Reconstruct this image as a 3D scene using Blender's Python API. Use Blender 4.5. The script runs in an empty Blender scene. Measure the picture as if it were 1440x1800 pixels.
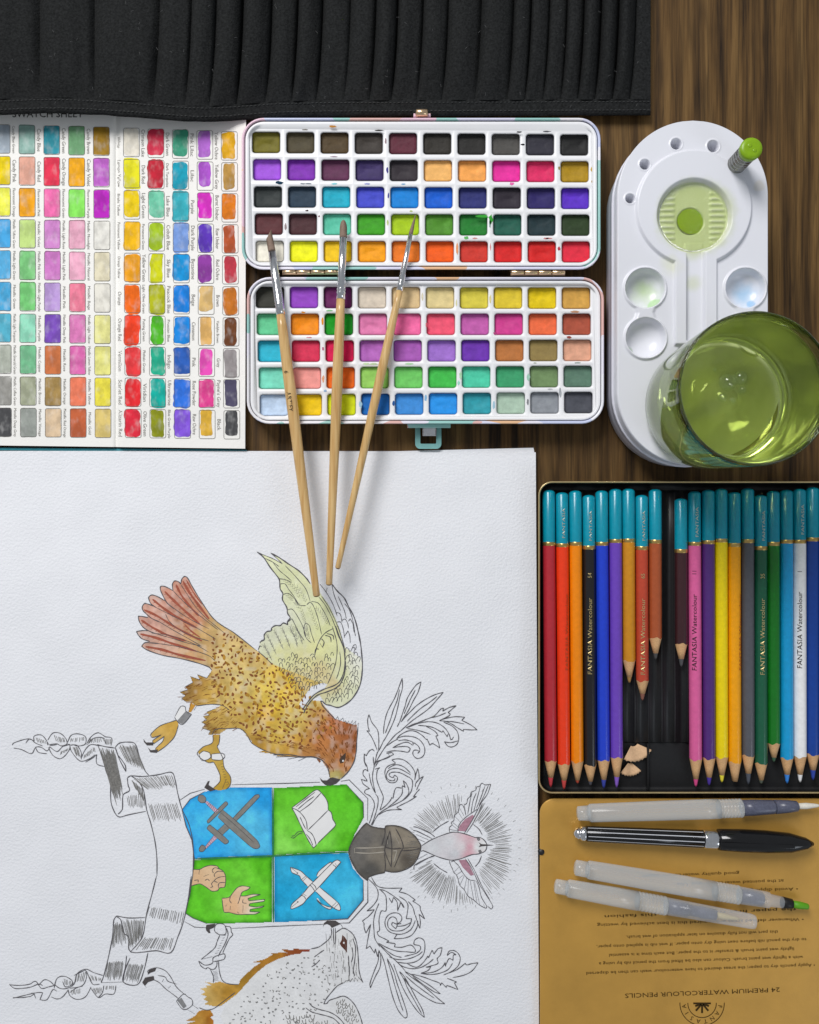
import bpy, bmesh, math, random
import numpy as np
from mathutils import Vector, noise as mnoise

# ------------------------------------------------------------------ camera, light, exposure
sc = bpy.context.scene
COL = sc.collection
D = 0.50            # camera height above the table, metres
S = 0.331e-3        # metres on the table per photograph pixel (1440 x 1800)
NX, NY = 720.0, 900.0

cam = bpy.data.cameras.new('camera')
cam.sensor_fit = 'HORIZONTAL'
cam.angle = 2 * math.atan(720 * S / D)
cam.clip_start, cam.clip_end = 0.01, 20
camo = bpy.data.objects.new('camera', cam)
camo.location = (0, 0, D)
COL.objects.link(camo)
sc.camera = camo

world = bpy.data.worlds.new('World')
sc.world = world
world.use_nodes = True
bg = world.node_tree.nodes['Background']
bg.inputs['Color'].default_value = (0.87, 0.93, 1.0, 1)
bg.inputs['Strength'].default_value = 0.30

def area(name, loc, target, sx, sy, power, col):
    l = bpy.data.lights.new(name, 'AREA')
    l.shape = 'RECTANGLE'; l.size = sx; l.size_y = sy; l.energy = power; l.color = col
    o = bpy.data.objects.new(name, l)
    o.location = loc
    o.rotation_euler = (Vector(target) - Vector(loc)).to_track_quat('-Z', 'Y').to_euler()
    COL.objects.link(o)
    return o
area('window_light', (-0.60, 1.18, 1.36), (0.02, 0, 0), 0.66, 0.80, 30.0, (1.0, 0.985, 0.975))
area('far_window_light', (1.5, -1.3, 1.3), (0, 0, 0), 0.6, 0.9, 5.0, (0.84, 0.91, 1.0))

vs = sc.view_settings
vs.view_transform = 'Standard'; vs.look = 'None'; vs.exposure = 0.0; vs.gamma = 1.0
sc.cycles.use_denoising = True
sc.cycles.max_bounces = 14
sc.cycles.transmission_bounces = 12
sc.cycles.transparent_max_bounces = 12
sc.cycles.sample_clamp_indirect = 0.0

# ------------------------------------------------------------------ helpers
rnd = random.Random(7)
def P(px, py, z=0.0):
    k = S * (D - z) / D
    return Vector(((px - NX) * k, (NY - py) * k, z))
def lin(c):
    c /= 255.0
    return c / 12.92 if c <= 0.04045 else ((c + 0.055) / 1.055) ** 2.4
def hexc(h, k=1.0):
    h = h.lstrip('#')
    return tuple(min(0.93, lin(int(h[i:i + 2], 16)) * k) for i in (0, 2, 4))
ORG = {}
def empty(name, loc, label, cat, group=None):
    o = bpy.data.objects.new(name, None)
    o.location = loc
    o.empty_display_size = 0.01
    COL.objects.link(o)
    ORG[o.name] = Vector(loc)
    o['label'] = label; o['category'] = cat; o['kind'] = 'thing'
    if group: o['group'] = group
    return o
def mk(name, verts, faces, mat, parent=None, smooth=False, color=None, label=None):
    org = ORG[parent.name] if parent is not None else Vector((0, 0, 0))
    me = bpy.data.meshes.new(name)
    if isinstance(verts, np.ndarray):
        vv = verts - np.array(org)
        me.from_pydata(vv.tolist(), [], faces)
    else:
        me.from_pydata([(v[0] - org[0], v[1] - org[1], v[2] - org[2]) for v in verts], [], faces)
    if smooth:
        me.polygons.foreach_set('use_smooth', [True] * len(me.polygons))
    if mat: me.materials.append(mat)
    o = bpy.data.objects.new(name, me)
    COL.objects.link(o)
    if parent is not None:
        o.parent = parent
    ORG[o.name] = org
    if color is not None: o.color = (*color[:3], 1)
    if label: o['label'] = label
    return o
def tag(o, label, cat, group=None):
    o['label'] = label; o['category'] = cat
    if group: o['group'] = group

def nodes(name):
    m = bpy.data.materials.new(name)
    m.use_nodes = True
    nt = m.node_tree
    return m, nt, nt.nodes['Principled BSDF']
def N(nt, kind, **kw):
    n = nt.nodes.new(kind)
    for k, v in kw.items():
        if k in n.inputs: n.inputs[k].default_value = v
        else: setattr(n, k, v)
    return n
def L(nt, a, b): nt.links.new(a, b)

def pm(name, color, rough=0.5, metal=0.0, trans=0.0, ior=1.45, spec=0.5, var=0.12, vscale=300.0, bump=0.0, bscale=800.0, objcol=False, coat=0.0, sss=0.0):
    """principled material whose colour wanders a little with noise and whose surface has fine relief"""
    m, nt, b = nodes(name)
    tc = N(nt, 'ShaderNodeTexCoord')
    nz = N(nt, 'ShaderNodeTexNoise', Scale=vscale, Detail=4.0, Roughness=0.6)
    L(nt, tc.outputs['Object'], nz.inputs['Vector'])
    mr = N(nt, 'ShaderNodeMapRange')
    mr.inputs['From Min'].default_value = 0.25; mr.inputs['From Max'].default_value = 0.75
    mr.inputs['To Min'].default_value = 1 - var; mr.inputs['To Max'].default_value = 1 + var * 0.6
    L(nt, nz.outputs['Fac'], mr.inputs['Value'])
    mx = N(nt, 'ShaderNodeMix', data_type='RGBA', blend_type='MULTIPLY')
    mx.inputs[0].default_value = 1.0
    if objcol:
        oi = N(nt, 'ShaderNodeObjectInfo')
        L(nt, oi.outputs['Color'], mx.inputs[6])
    else:
        mx.inputs[6].default_value = (*color, 1)
    L(nt, mr.outputs['Result'], mx.inputs[7])
    L(nt, mx.outputs[2], b.inputs['Base Color'])
    b.inputs['Roughness'].default_value = rough
    b.inputs['Metallic'].default_value = metal
    b.inputs['IOR'].default_value = ior
    b.inputs['Transmission Weight'].default_value = trans
    b.inputs['Specular IOR Level'].default_value = spec
    b.inputs['Coat Weight'].default_value = coat
    if sss:
        b.inputs['Subsurface Weight'].default_value = sss
        b.inputs['Subsurface Radius'].default_value = (0.004, 0.004, 0.004)
    if bump:
        n2 = N(nt, 'ShaderNodeTexNoise', Scale=bscale, Detail=3.0)
        L(nt, tc.outputs['Object'], n2.inputs['Vector'])
        bp = N(nt, 'ShaderNodeBump', Strength=bump, Distance=0.0004)
        L(nt, n2.outputs['Fac'], bp.inputs['Height'])
        L(nt, bp.outputs['Normal'], b.inputs['Normal'])
    return m

def rrect(x0, y0, x1, y1, r, n=6):
    """rounded rectangle in pixels, same point count for every call with the same n"""
    out = []
    for cx, cy, a0 in ((x1 - r, y0 + r, -90), (x1 - r, y1 - r, 0), (x0 + r, y1 - r, 90), (x0 + r, y0 + r, 180)):
        for k in range(n + 1):
            a = math.radians(a0 + 90 * k / n)
            out.append((cx + r * math.cos(a), cy + r * math.sin(a)))
    return out
def loft(loops, cap0=False, cap1=False, closed=True):
    """loops of 3-D points with equal counts -> verts, faces"""
    n = len(loops[0]); v = []; f = []
    for lp in loops: v += lp
    m = n if closed else n - 1
    for i in range(len(loops) - 1):
        a, b = i * n, (i + 1) * n
        for k in range(m):
            k2 = (k + 1) % n
            f.append((a + k, a + k2, b + k2, b + k))
    if cap0: f.append(tuple(range(n))[::-1])
    if cap1: f.append(tuple((len(loops) - 1) * n + k for k in range(n)))
    return v, f
def addm(A, B):
    v, f = A; o = len(v)
    v += B[0]; f += [tuple(i + o for i in q) for q in B[1]]
def lathe(p0, p1, prof, n=20, wave=None, caps=(True, True), flat=1.0):
    """profile of (t along p0->p1 in metres, radius) turned about the axis; wave(i, phi) shifts t; flat squashes it"""
    p0 = Vector(p0); ax = (Vector(p1) - p0).normalized()
    side = ax.cross(Vector((0, 0, 1)))
    if side.length < 1e-4: side = Vector((1, 0, 0))
    side.normalize(); up = side.cross(ax).normalized()
    loops = []
    for i, (t, r) in enumerate(prof):
        lp = []
        for k in range(n):
            a = -2 * math.pi * k / n
            tt = t + (wave(i, a) if wave else 0)
            lp.append(p0 + ax * tt + side * (r * math.cos(a)) + up * (r * flat * math.sin(a)))
        loops.append(lp)
    return loft(loops, caps[0], caps[1])
def box(x0, y0, x1, y1, z0, z1, bev=0.0004):
    """bevelled box in metres"""
    def rc(i, z):
        return [Vector((a, b, z)) for a, b in ((x0 + i, y0 + i), (x1 - i, y0 + i), (x1 - i, y1 - i), (x0 + i, y1 - i))]
    return loft([rc(bev, z0), rc(0, z0 + bev), rc(0, z1 - bev), rc(bev, z1)], True, True)

_txt = {}
def text_data(s):
    if s in _txt: return _txt[s]
    c = bpy.data.curves.new('lettering', 'FONT')
    c.body = s; c.size = 1.0; c.resolution_u = 2; c.fill_mode = 'FRONT'
    o = bpy.data.objects.new('lettering', c)
    me = bpy.data.meshes.new_from_object(o)
    v = [(q.co.x, q.co.y) for q in me.vertices]
    f = [tuple(p.vertices) for p in me.polygons]
    bpy.data.objects.remove(o); bpy.data.curves.remove(c); bpy.data.meshes.remove(me)
    xs = [q[0] for q in v] or [0]
    _txt[s] = (v, f, min(xs), max(xs))
    return _txt[s]
def text(name, s, x, y, ang, cap, mat, parent, z, length=None, zf=None, color=None):
    """printed lettering: baseline starts at pixel (x, y), reads along ang (degrees, image), letters cap pixels tall"""
    v, f, a, b = text_data(s)
    k = cap / 0.70
    kx = k if length is None else length / max(1e-6, b - a)
    c, sn = math.cos(math.radians(ang)), math.sin(math.radians(ang))
    out = []
    for tx, ty in v:
        tx = (tx - a) * kx; ty *= k
        px = x + tx * c + ty * sn; py = y + tx * sn - ty * c
        out.append(zf(px, py) if zf else P(px, py, z))
    return mk(name, out, f, mat, parent, color=color)

# ------------------------------------------------------------------ materials
def wood_mat():
    m, nt, b = nodes('table_wood')
    tc = N(nt, 'ShaderNodeTexCoord')
    def layer(sx, sy, det, dist, off=0.0):
        mp = N(nt, 'ShaderNodeMapping'); mp.inputs['Scale'].default_value = (sx, sy, 1); mp.inputs['Location'].default_value = (off, off * .7, 0)
        L(nt, tc.outputs['Object'], mp.inputs['Vector'])
        n = N(nt, 'ShaderNodeTexNoise', Scale=1.0, Detail=det, Roughness=0.6, Distortion=dist)
        L(nt, mp.outputs['Vector'], n.inputs['Vector'])
        return n.outputs['Fac']
    broad, mid, fine, pore = layer(11, 1.6, 3, .4, 2.3), layer(75, 4.5, 6, 1.3, 5.1), layer(420, 12, 4, .5), layer(1500, 60, 2, 0)
    mp2 = N(nt, 'ShaderNodeMapping'); mp2.inputs['Scale'].default_value = (9, 1.3, 1); mp2.inputs['Location'].default_value = (0.9, 0.25, 0)
    L(nt, tc.outputs['Object'], mp2.inputs['Vector'])
    wv = N(nt, 'ShaderNodeTexWave', Scale=2.6, Distortion=7.0, Detail=4.0); wv.inputs['Detail Scale'].default_value = 1.3
    L(nt, mp2.outputs['Vector'], wv.inputs['Vector'])
    acc = None
    for o_, k in ((broad, .80), (mid, .50), (fine, .58), (pore, .2), (wv.outputs['Fac'], .15)):
        ad = N(nt, 'ShaderNodeMath', operation='MULTIPLY_ADD'); ad.inputs[1].default_value = k
        L(nt, o_, ad.inputs[0])
        if acc: L(nt, acc, ad.inputs[2])
        else: ad.inputs[2].default_value = -0.60
        acc = ad.outputs[0]
    cr = N(nt, 'ShaderNodeValToRGB')
    e = cr.color_ramp.elements
    e[0].position = 0.26; e[0].color = (0.020, 0.010, 0.0035, 1)
    e[1].position = 0.86; e[1].color = (0.250, 0.145, 0.050, 1)
    q = e.new(0.50); q.color = (0.112, 0.059, 0.018, 1)
    L(nt, acc, cr.inputs['Fac'])
    # thin dark meandering growth lines
    def ridge(sx, sy, dist, wid, off):
        f = layer(sx, sy, 3, dist, off)
        a1 = N(nt, 'ShaderNodeMath', operation='SUBTRACT'); a1.inputs[1].default_value = .5; L(nt, f, a1.inputs[0])
        a2 = N(nt, 'ShaderNodeMath', operation='ABSOLUTE'); L(nt, a1.outputs[0], a2.inputs[0])
        a3 = N(nt, 'ShaderNodeMapRange', interpolation_type='SMOOTHSTEP'); a3.inputs['From Max'].default_value = wid; a3.inputs['To Min'].default_value = .32; a3.inputs['To Max'].default_value = 1.0
        L(nt, a2.outputs[0], a3.inputs['Value'])
        return a3.outputs['Result']
    prevc = cr.outputs['Color']
    for args in ((46, 1.7, 1.0, .045, 3.3), (95, 3.2, .8, .04, 8.1), (21, 1.1, 1.6, .03, 6.4)):
        mm_ = N(nt, 'ShaderNodeMix', data_type='RGBA', blend_type='MULTIPLY'); mm_.inputs[0].default_value = .45
        L(nt, prevc, mm_.inputs[6]); L(nt, ridge(*args), mm_.inputs[7]); prevc = mm_.outputs[2]
    L(nt, prevc, b.inputs['Base Color'])
    b.inputs['Roughness'].default_value = 0.6; b.inputs['Specular IOR Level'].default_value = 0.22
    bp = N(nt, 'ShaderNodeBump', Strength=0.35, Distance=0.0005)
    L(nt, acc, bp.inputs['Height']); L(nt, bp.outputs['Normal'], b.inputs['Normal'])
    return m
def paper_mat(name, col, bump=0.5, scale=900):
    m = pm(name, col, rough=0.85, spec=0.2, var=0.025, vscale=60, bump=bump, bscale=scale)
    nt = m.node_tree
    # slow buckling of damp paper under the tooth
    tc = [n for n in nt.nodes if n.bl_idname == 'ShaderNodeTexCoord'][0]; b1 = [n for n in nt.nodes if n.bl_idname == 'ShaderNodeBump'][0]
    n2 = N(nt, 'ShaderNodeTexNoise', Scale=9.0, Detail=2.0); L(nt, tc.outputs['Object'], n2.inputs['Vector'])
    b2 = N(nt, 'ShaderNodeBump', Strength=1.0, Distance=0.006); L(nt, n2.outputs['Fac'], b2.inputs['Height']); L(nt, b2.outputs['Normal'], b1.inputs['Normal'])
    return m
M = {}
M['wood'] = wood_mat()
M['paper'] = paper_mat('watercolour_paper', hexc('eeeff3'), 0.9, 700)
M['swatch_paper'] = paper_mat('swatch_paper', hexc('f7f5f0'), 0.3, 900)
M['ink'] = pm('printed_ink', hexc('77746f'), rough=0.7, spec=0.2, var=0.25, vscale=900)
M['black_ink'] = pm('black_ink', hexc('2a2724'), rough=0.7, spec=0.2, var=0.2, vscale=900)
M['tin_print'] = pm('tin_print', hexc('3d2c0c'), rough=0.6, spec=0.2, var=0.25, vscale=900)
M['gold_foil'] = pm('gold_foil', hexc('d9c48a'), rough=0.35, metal=0.6, var=0.3, vscale=900)
M['cake'] = pm('paint_cake', (1, 1, 1), rough=0.62, spec=0.35, var=0.22, vscale=260, bump=0.4, bscale=600, objcol=True)
M['wash'] = pm('watercolour_wash', (1, 1, 1), rough=0.8, spec=0.2, var=0.34, vscale=190, bump=0.3, bscale=700, objcol=True)
def swatch_wash():
    m, nt, b = nodes('brushed_swatch')
    oi = N(nt, 'ShaderNodeObjectInfo'); geo = N(nt, 'ShaderNodeNewGeometry')
    def lay(sx, sy, det):
        mp = N(nt, 'ShaderNodeMapping'); mp.inputs['Scale'].default_value = (sx, sy, 1); L(nt, geo.outputs['Position'], mp.inputs['Vector'])
        n = N(nt, 'ShaderNodeTexNoise', Scale=1.0, Detail=det, Roughness=.6); L(nt, mp.outputs['Vector'], n.inputs['Vector'])
        return n.outputs['Fac']
    def rng(f, a, c, lo, hi):
        r = N(nt, 'ShaderNodeMapRange', interpolation_type='SMOOTHSTEP'); r.inputs['From Min'].default_value = a; r.inputs['From Max'].default_value = c
        r.inputs['To Min'].default_value = lo; r.inputs['To Max'].default_value = hi; L(nt, f, r.inputs['Value']); return r.outputs['Result']
    mx = N(nt, 'ShaderNodeMix', data_type='RGBA'); mx.inputs[7].default_value = (.86, .85, .83, 1)
    L(nt, rng(lay(210, 130, 2), .46, .82, 0, .30), mx.inputs[0]); L(nt, oi.outputs['Color'], mx.inputs[6])
    m2 = N(nt, 'ShaderNodeMix', data_type='RGBA', blend_type='MULTIPLY'); m2.inputs[0].default_value = 1
    L(nt, mx.outputs[2], m2.inputs[6]); L(nt, rng(lay(170, 120, 3), .35, .64, .78, 1.06), m2.inputs[7])
    L(nt, m2.outputs[2], b.inputs['Base Color']); b.inputs['Roughness'].default_value = .75; b.inputs['Specular IOR Level'].default_value = .25
    return m
M['swatch_wash'] = swatch_wash()
M['faint_ink'] = pm('faint_printed_ink', hexc('97948e'), rough=0.7, spec=0.2, var=0.2, vscale=900)
M['lacquer'] = pm('pencil_lacquer', (1, 1, 1), rough=0.26, spec=0.5, var=0.10, vscale=400, objcol=True, coat=.2)
M['lead'] = pm('pencil_lead', (1, 1, 1), rough=0.6, var=0.2, vscale=1500, objcol=True)
M['pencil_wood'] = pm('pencil_wood', hexc('dcae7c'), rough=0.65, var=0.2, vscale=1200, bump=0.2, bscale=1800)
M['white_plastic'] = pm('white_plastic', hexc('f1f1f3'), rough=0.32, spec=0.5, var=0.03, vscale=80)
M['steel'] = pm('polished_steel', (0.78, 0.78, 0.80), rough=0.16, metal=1.0, var=0.1, vscale=900)
M['gold'] = pm('gold_band', hexc('d2b06a'), rough=0.28, metal=0.85, var=0.12, vscale=900)
M['rose_gold'] = pm('rose_gold', hexc('e6c7a0'), rough=0.25, metal=0.9, var=0.12, vscale=900)
M['cloth'] = pm('black_canvas', (0.0195, 0.0205, 0.0208), rough=0.95, spec=0.12, var=0.6, vscale=750, bump=0.9, bscale=1100)
M['black_plastic'] = pm('black_plastic', (0.012, 0.012, 0.013), rough=0.42, spec=0.45, var=0.25, vscale=500)
M['black_gloss'] = pm('black_lacquer', (0.008, 0.008, 0.009), rough=0.13, spec=0.55, var=0.1)
M['gold_lid'] = pm('gold_painted_tin', hexc('c99a48'), rough=0.38, metal=0.22, spec=0.5, var=0.13, vscale=45, bump=0.10, bscale=900)
M['handle'] = None

# ------------------------------------------------------------------ table
ta = mk('table_top', *loft([[Vector((x, y, z)) for x, y in ((-.6, -.6), (.6, -.6), (.6, .6), (-.6, .6))] for z in (-0.03, 0)], True, True), M['wood'])
ta['kind'] = 'structure'

# ------------------------------------------------------------------ drawing pad
ZP = 0.0042
pad = empty('drawing_pad', P(440, 1300, 0), 'white watercolour paper pad with a half-coloured coat of arms drawing', 'drawing pad')
def sheet(name, pts, z0, z1, mat, parent, bev=0.0002):
    lp = [[P(x, y, z0) for x, y in pts], [P(x, y, z1) for x, y in pts]]
    return mk(name, *loft(lp, True, True), mat, parent)
sheet('paper_stack', [(-60, 797), (936, 799), (944, 1860), (-60, 1860)], 0.0003, ZP - 0.0009, M['paper'], pad)
sheet('loose_sheet', [(-60, 792.5), (700, 793), (938, 787), (940.5, 800), (946, 1862), (-60, 1862)], ZP - 0.0008, ZP - 0.0006, M['paper'], pad)
sheet('top_sheet', [(-60, 793), (430, 794), (942, 795), (948, 1862), (-60, 1862)], ZP - 0.0004, ZP, M['paper'], pad)
sheet('binding', [(-60, 786.5), (434, 790.5), (434, 795), (-60, 791)], 0.0003, ZP - 0.001, pm('teal_binding', hexc('2f8f9c'), rough=0.5), pad)

# ------------------------------------------------------------------ swatch sheet
sw = empty('swatch_sheet', P(200, 500, 0), 'printed colour swatch sheet of painted rectangles beside the paint tin', 'swatch sheet')
ZS = 0.0050
zfold = lambda x: ZS + 0.0012 - 0.0016 * math.exp(-((x - 206) / 4.5) ** 2) - (0.0006 if x < 206 else 0)
cols = list(range(-60, 172, 20)) + list(range(172, 242, 2)) + list(range(242, 430, 20)) + [431]
vv = []
for t in (0.0, 0.5, 1.0):
    for x in cols:
        ytop, ybot = 165, 783 + 5.5 * max(0, x) / 430
        y = ytop + (ybot - ytop) * t
        vv.append(P(x + 1.5 * (1 - t) * (1 if x > 400 else 0), y, zfold(x)))
nC = len(cols)
ff = [(r * nC + k, (r + 1) * nC + k, (r + 1) * nC + k + 1, r * nC + k + 1) for r in range(2) for k in range(nC - 1)]
v2 = [v - Vector((0, 0, .0004)) for v in vv]; nV = len(vv)
ff += [tuple(i + nV for i in q[::-1]) for q in ff]
ff += [(2 * nC + k, 2 * nC + k + nV, 2 * nC + k + 1 + nV, 2 * nC + k + 1) for k in range(nC - 1)] + [(r * nC + nC - 1, (r + 1) * nC + nC - 1, (r + 1) * nC + nC - 1 + nV, r * nC + nC - 1 + nV) for r in range(2)]
o = mk('paper_sheet', vv + v2, ff, M['swatch_paper'], sw)
RIGHT = [
 ['e9e2d2 White', 'e4dd1c Lemon Yellow', 'e8c800 Bright Yellow', 'f6b909 Permanent Yellow', 'f7a311 Orange Yellow', 'fb6a09 Orange', 'f5401a Orange Red', 'ea3b3f Vermilion', 'e5252c Scarlet Red', 'e5293f Alizarin Red'],
 ['d3304d Crimson Lake', 'c51f35 Dark Red', '70c8a6 Light Green', 'a5c51e Permanent Green', 'cfd30c Yellow Green', 'b3b80c Light Olive Green', '4eb81c Putting Green', '21b18d Phthalo Green', '08b0a0 Viridian', '8e9412 Olive Green'],
 ['3f9b7c Dark Green', '0b9db5 Dark Turquoise', '36aebb Lake Blue', '7a9ddc Cobalt Blue', '0b93d6 Sky Blue', '0b80dc Peacock Blue', '0d86dc Prussian Blue', '2a5fb8 Indigo', '2f74e0 Ultramarine', '8657dc Blue Green Purple'],
 ['b56cd0 Pink Lilac', 'ab52c8 Lilac', 'dc2fc4 Purple', '5b33b4 Dark Purple', '8e3b9e Byzantine', 'dcb774 Beige', 'e2b268 Cinnamon', 'e84fb6 Pink', 'e24391 Rose Powder', 'dfb03a Raw Ochre'],
 ['dfa80d Yellow Ochre', 'b98f45 Yellow Grey', 'dc7a10 Burnt Umber', 'b5532a Raw Umber', 'c43a4a Red Ochre', 'c5721f Brown', '6e3f20 Vandyke Brown', '9b9494 Grey', "4f4a63 Payne's Grey", '4a4a4c Black']]
LEFT = [
 ['a9b5c0 ', 'ecd000 ', 'f1f155 ', '46a5dd ', '58b0e0 ', '48a8d8 ', '55b0c8 ', 'b0b5a8 ', '9a9892 ', '4c4c4e '],
 ['8fb3a8 Candy Blue Green', 'e2a893 Candy Pink', 'fba512 Fluorescent Orange', 'c2dc84 Metallic Yellow Green', '7fcb80 Metallic Light Green', '78cc78 Metallic Green', '92dbbc Metallic Light Turquoise', '78bf90 Metallic Emerald Green', 'a8ad92 Metallic Coffee Green', '9a9f98 Metallic Deep Grey'],
 ['2f93a3 Candy Blue', 'e23350 Candy Red', 'f570ae Fluorescent Pink', 'cf86c8 Metallic Violet', 'cf7cc4 Metallic Pink Violet', 'bb9ad6 Metallic Light Purple', '7d4fba Metallic Purple', 'cd7444 Metallic Copper', 'a98a50 Metallic Bronze', 'dfc3a0 Metallic Vintage'],
 ['74a878 Candy Green', 'f0aa10 Candy Orange', '8ce860 Fluorescent Green', 'e5a8be Metallic Light Rose', 'f2b0c8 Metallic Light Pink', 'ec7e98 Metallic Pink', 'dd7db8 Metallic Deep Pink', 'dd6aae Metallic Rose', 'f5805f Metallic Orange', 'c4633c Metallic Red Orange'],
 ['a07a1c Candy Brown', 'bd63c4 Candy Violet', 'b620b8 Fluorescent Purple', 'e6e3da Metallic Moonlight', 'e2d9bb Metallic Natural', 'e4e0d4 Metallic Beige', 'e8e494 Metallic Light Yellow', 'e8e486 Metallic Lemon Yellow', 'eee04a Metallic Yellow', 'e0c777 Metallic Gold']]
def ring_line(pts, w, zf, n=None):
    """closed outline of width w pixels"""
    a = []; m = len(pts)
    cx = sum(p[0] for p in pts) / m; cy = sum(p[1] for p in pts) / m
    i1 = []; i2 = []
    for k in range(m):
        p0, p1, p2 = pts[k - 1], pts[k], pts[(k + 1) % m]
        tx, ty = p2[0] - p0[0], p2[1] - p0[1]; l = math.hypot(tx, ty) or 1
        nx, ny = -ty / l * w / 2, tx / l * w / 2
        i1.append(zf(p1[0] + nx, p1[1] + ny)); i2.append(zf(p1[0] - nx, p1[1] - ny))
    return loft([i1, i2])
def bil(c, u, v):
    (a, b), (d, e), (g, h), (i, j) = c
    return ((a * (1 - u) + d * u) * (1 - v) + (g * (1 - u) + i * u) * v, (b * (1 - u) + e * u) * (1 - v) + (h * (1 - u) + j * u) * v)
for page, table, cor, full in ((0, LEFT, ((-10.5, 219), (164, 223), (-8, 717), (167, 719)), True), (1, RIGHT, ((217, 225), (389, 231), (220, 719), (393.5, 721.5)), False)):
    for ci in range(5):
        for ri in range(10):
            hx, _, nm = table[ci][ri].partition(' ')
            x0, y0 = bil(cor, ci / 4, ri / 9)
            w, h = (28, 50)
            zz = lambda x, y, dz=0.00012: P(x, y, zfold(x) + dz)
            # the brushed patch: a rough-edged rectangle, sometimes short of its frame, sometimes past it
            rr = random.Random(page * 1000 + ci * 37 + ri)
            loose = 2.4 if page else 1.2
            if page and ci >= 3: bx = (1, 1, 2.5, 2)
            else: bx = (0, 0, 0, 0)
            jx = [rr.uniform(-loose, loose * 0.8) for _ in range(4)]
            L0, T0, R0, B0 = x0 + bx[0] + jx[0] * .7, y0 + bx[1] + jx[1], x0 + w - bx[2] + jx[2] * .7, y0 + h - bx[3] + jx[3] * (1.8 if page else 1)
            base = rrect(L0, T0, R0, B0, 3.0 if page == 0 else rr.uniform(4, 9), 3)
            sk_, tl_ = (rr.uniform(-.05, .05), rr.uniform(-.07, .07)) if page else (0, 0)
            nar = rr.uniform(0, 3.5) if page and ci in (1, 3, 4) else 0
            base = [(x + sk_ * (y - y0 - h / 2) - nar * (x - x0 - w / 2) / w * 1.6, y + tl_ * (x - x0 - w / 2)) for x, y in base]
            pts = []
            for k in range(len(base)):
                q0, q1 = base[k], base[(k + 1) % len(base)]
                seg = max(1, int(math.hypot(q1[0] - q0[0], q1[1] - q0[1]) / 3.0))
                for t in range(seg):
                    x = q0[0] + (q1[0] - q0[0]) * t / seg; y = q0[1] + (q1[1] - q0[1]) * t / seg
                    a = (1.3 if page else 0.7)
                    x += a * mnoise.noise(Vector((x * .17, y * .11, page * 9 + ci + ri * 3.1)))*1.4
                    y += a * mnoise.noise(Vector((x * .13 + 40, y * .17, page * 9 + ci + ri * 3.1)))*1.6
                    pts.append((x, y))
            c = hexc(hx, 1.06)
            s_ = mk('swatch', [zz(x, y, 0.00010) for x, y in pts], [tuple(range(len(pts)))], M['swatch_wash'], sw, color=c)
            fr = rrect(x0, y0, x0 + w, y0 + h, 3, 3)
            mk('swatch_frame', *ring_line(fr, 0.7, lambda x, y: zz(x, y, 0.00022)), M['ink'], s_)
            if nm:
                size = 6.4 if len(nm) < 13 else 4.8
                ln = min(50, len(nm) * size * 0.62)
                text('printed_name', nm, x0 - 11.5, y0 + h / 2 - ln / 2, 90, size, M['faint_ink'], s_, 0, length=ln, zf=lambda x, y: zz(x, y, 0.0002))
text('title', 'SWATCH SHEET', 22, 206, 0, 12, M['black_ink'], sw, 0, length=124, zf=lambda x, y: P(x, y, zfold(x) + 0.0002))

# ------------------------------------------------------------------ brush roll
br = empty('brush_roll', P(560, 80, 0), 'black pleated canvas brush roll lying along the top of the table', 'brush roll')
SEAMS = [-60, 70, 166, 269, 325, 368, 416, 467, 513, 556, 605, 650, 688, 733, 777, 835, 892, 923, 955, 986, 1016, 1046, 1077, 1107]
def lift(x):
    return 0.006 + 0.011 / (1 + math.exp((x - 395) / 22.0))
def hem_y(x):
    return 205 - 6 * math.exp(-((x - 90) / 110.0) ** 2) + 9 * math.exp(-((x - 360) / 100.0) ** 2) - 2.5 * (x - 430) / 700 * (x > 430)
xs = np.arange(-60, 1144, 6.0).tolist() + [1144]
rows = []
for y_, dz in (('e0', -0.004), ('e', -0.0012), ('e1', 0.0), ('m1', 0.0003), ('m', -0.0003), ('t', 0.0004), ('t2', 0.0)):
    lp = []
    for x in xs:
        yb = hem_y(x); z = lift(x) + dz
        y = {'e0': yb - 1, 'e': yb + 0.3, 'e1': yb - 1.5, 'm1': yb - 10, 'm': yb - 13, 't': yb - 22, 't2': yb - 29}[y_]
        z += 0.0004 * mnoise.noise(Vector((x * .06, y * .1, 1)))
        lp.append(P(x, y + 1.2 * mnoise.noise(Vector((x * .03, 0, 5))), z))
    rows.append(lp)
v_, f_ = loft(rows, closed=False)
mk('hem', v_, f_, M['cloth'], br, True)
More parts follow.
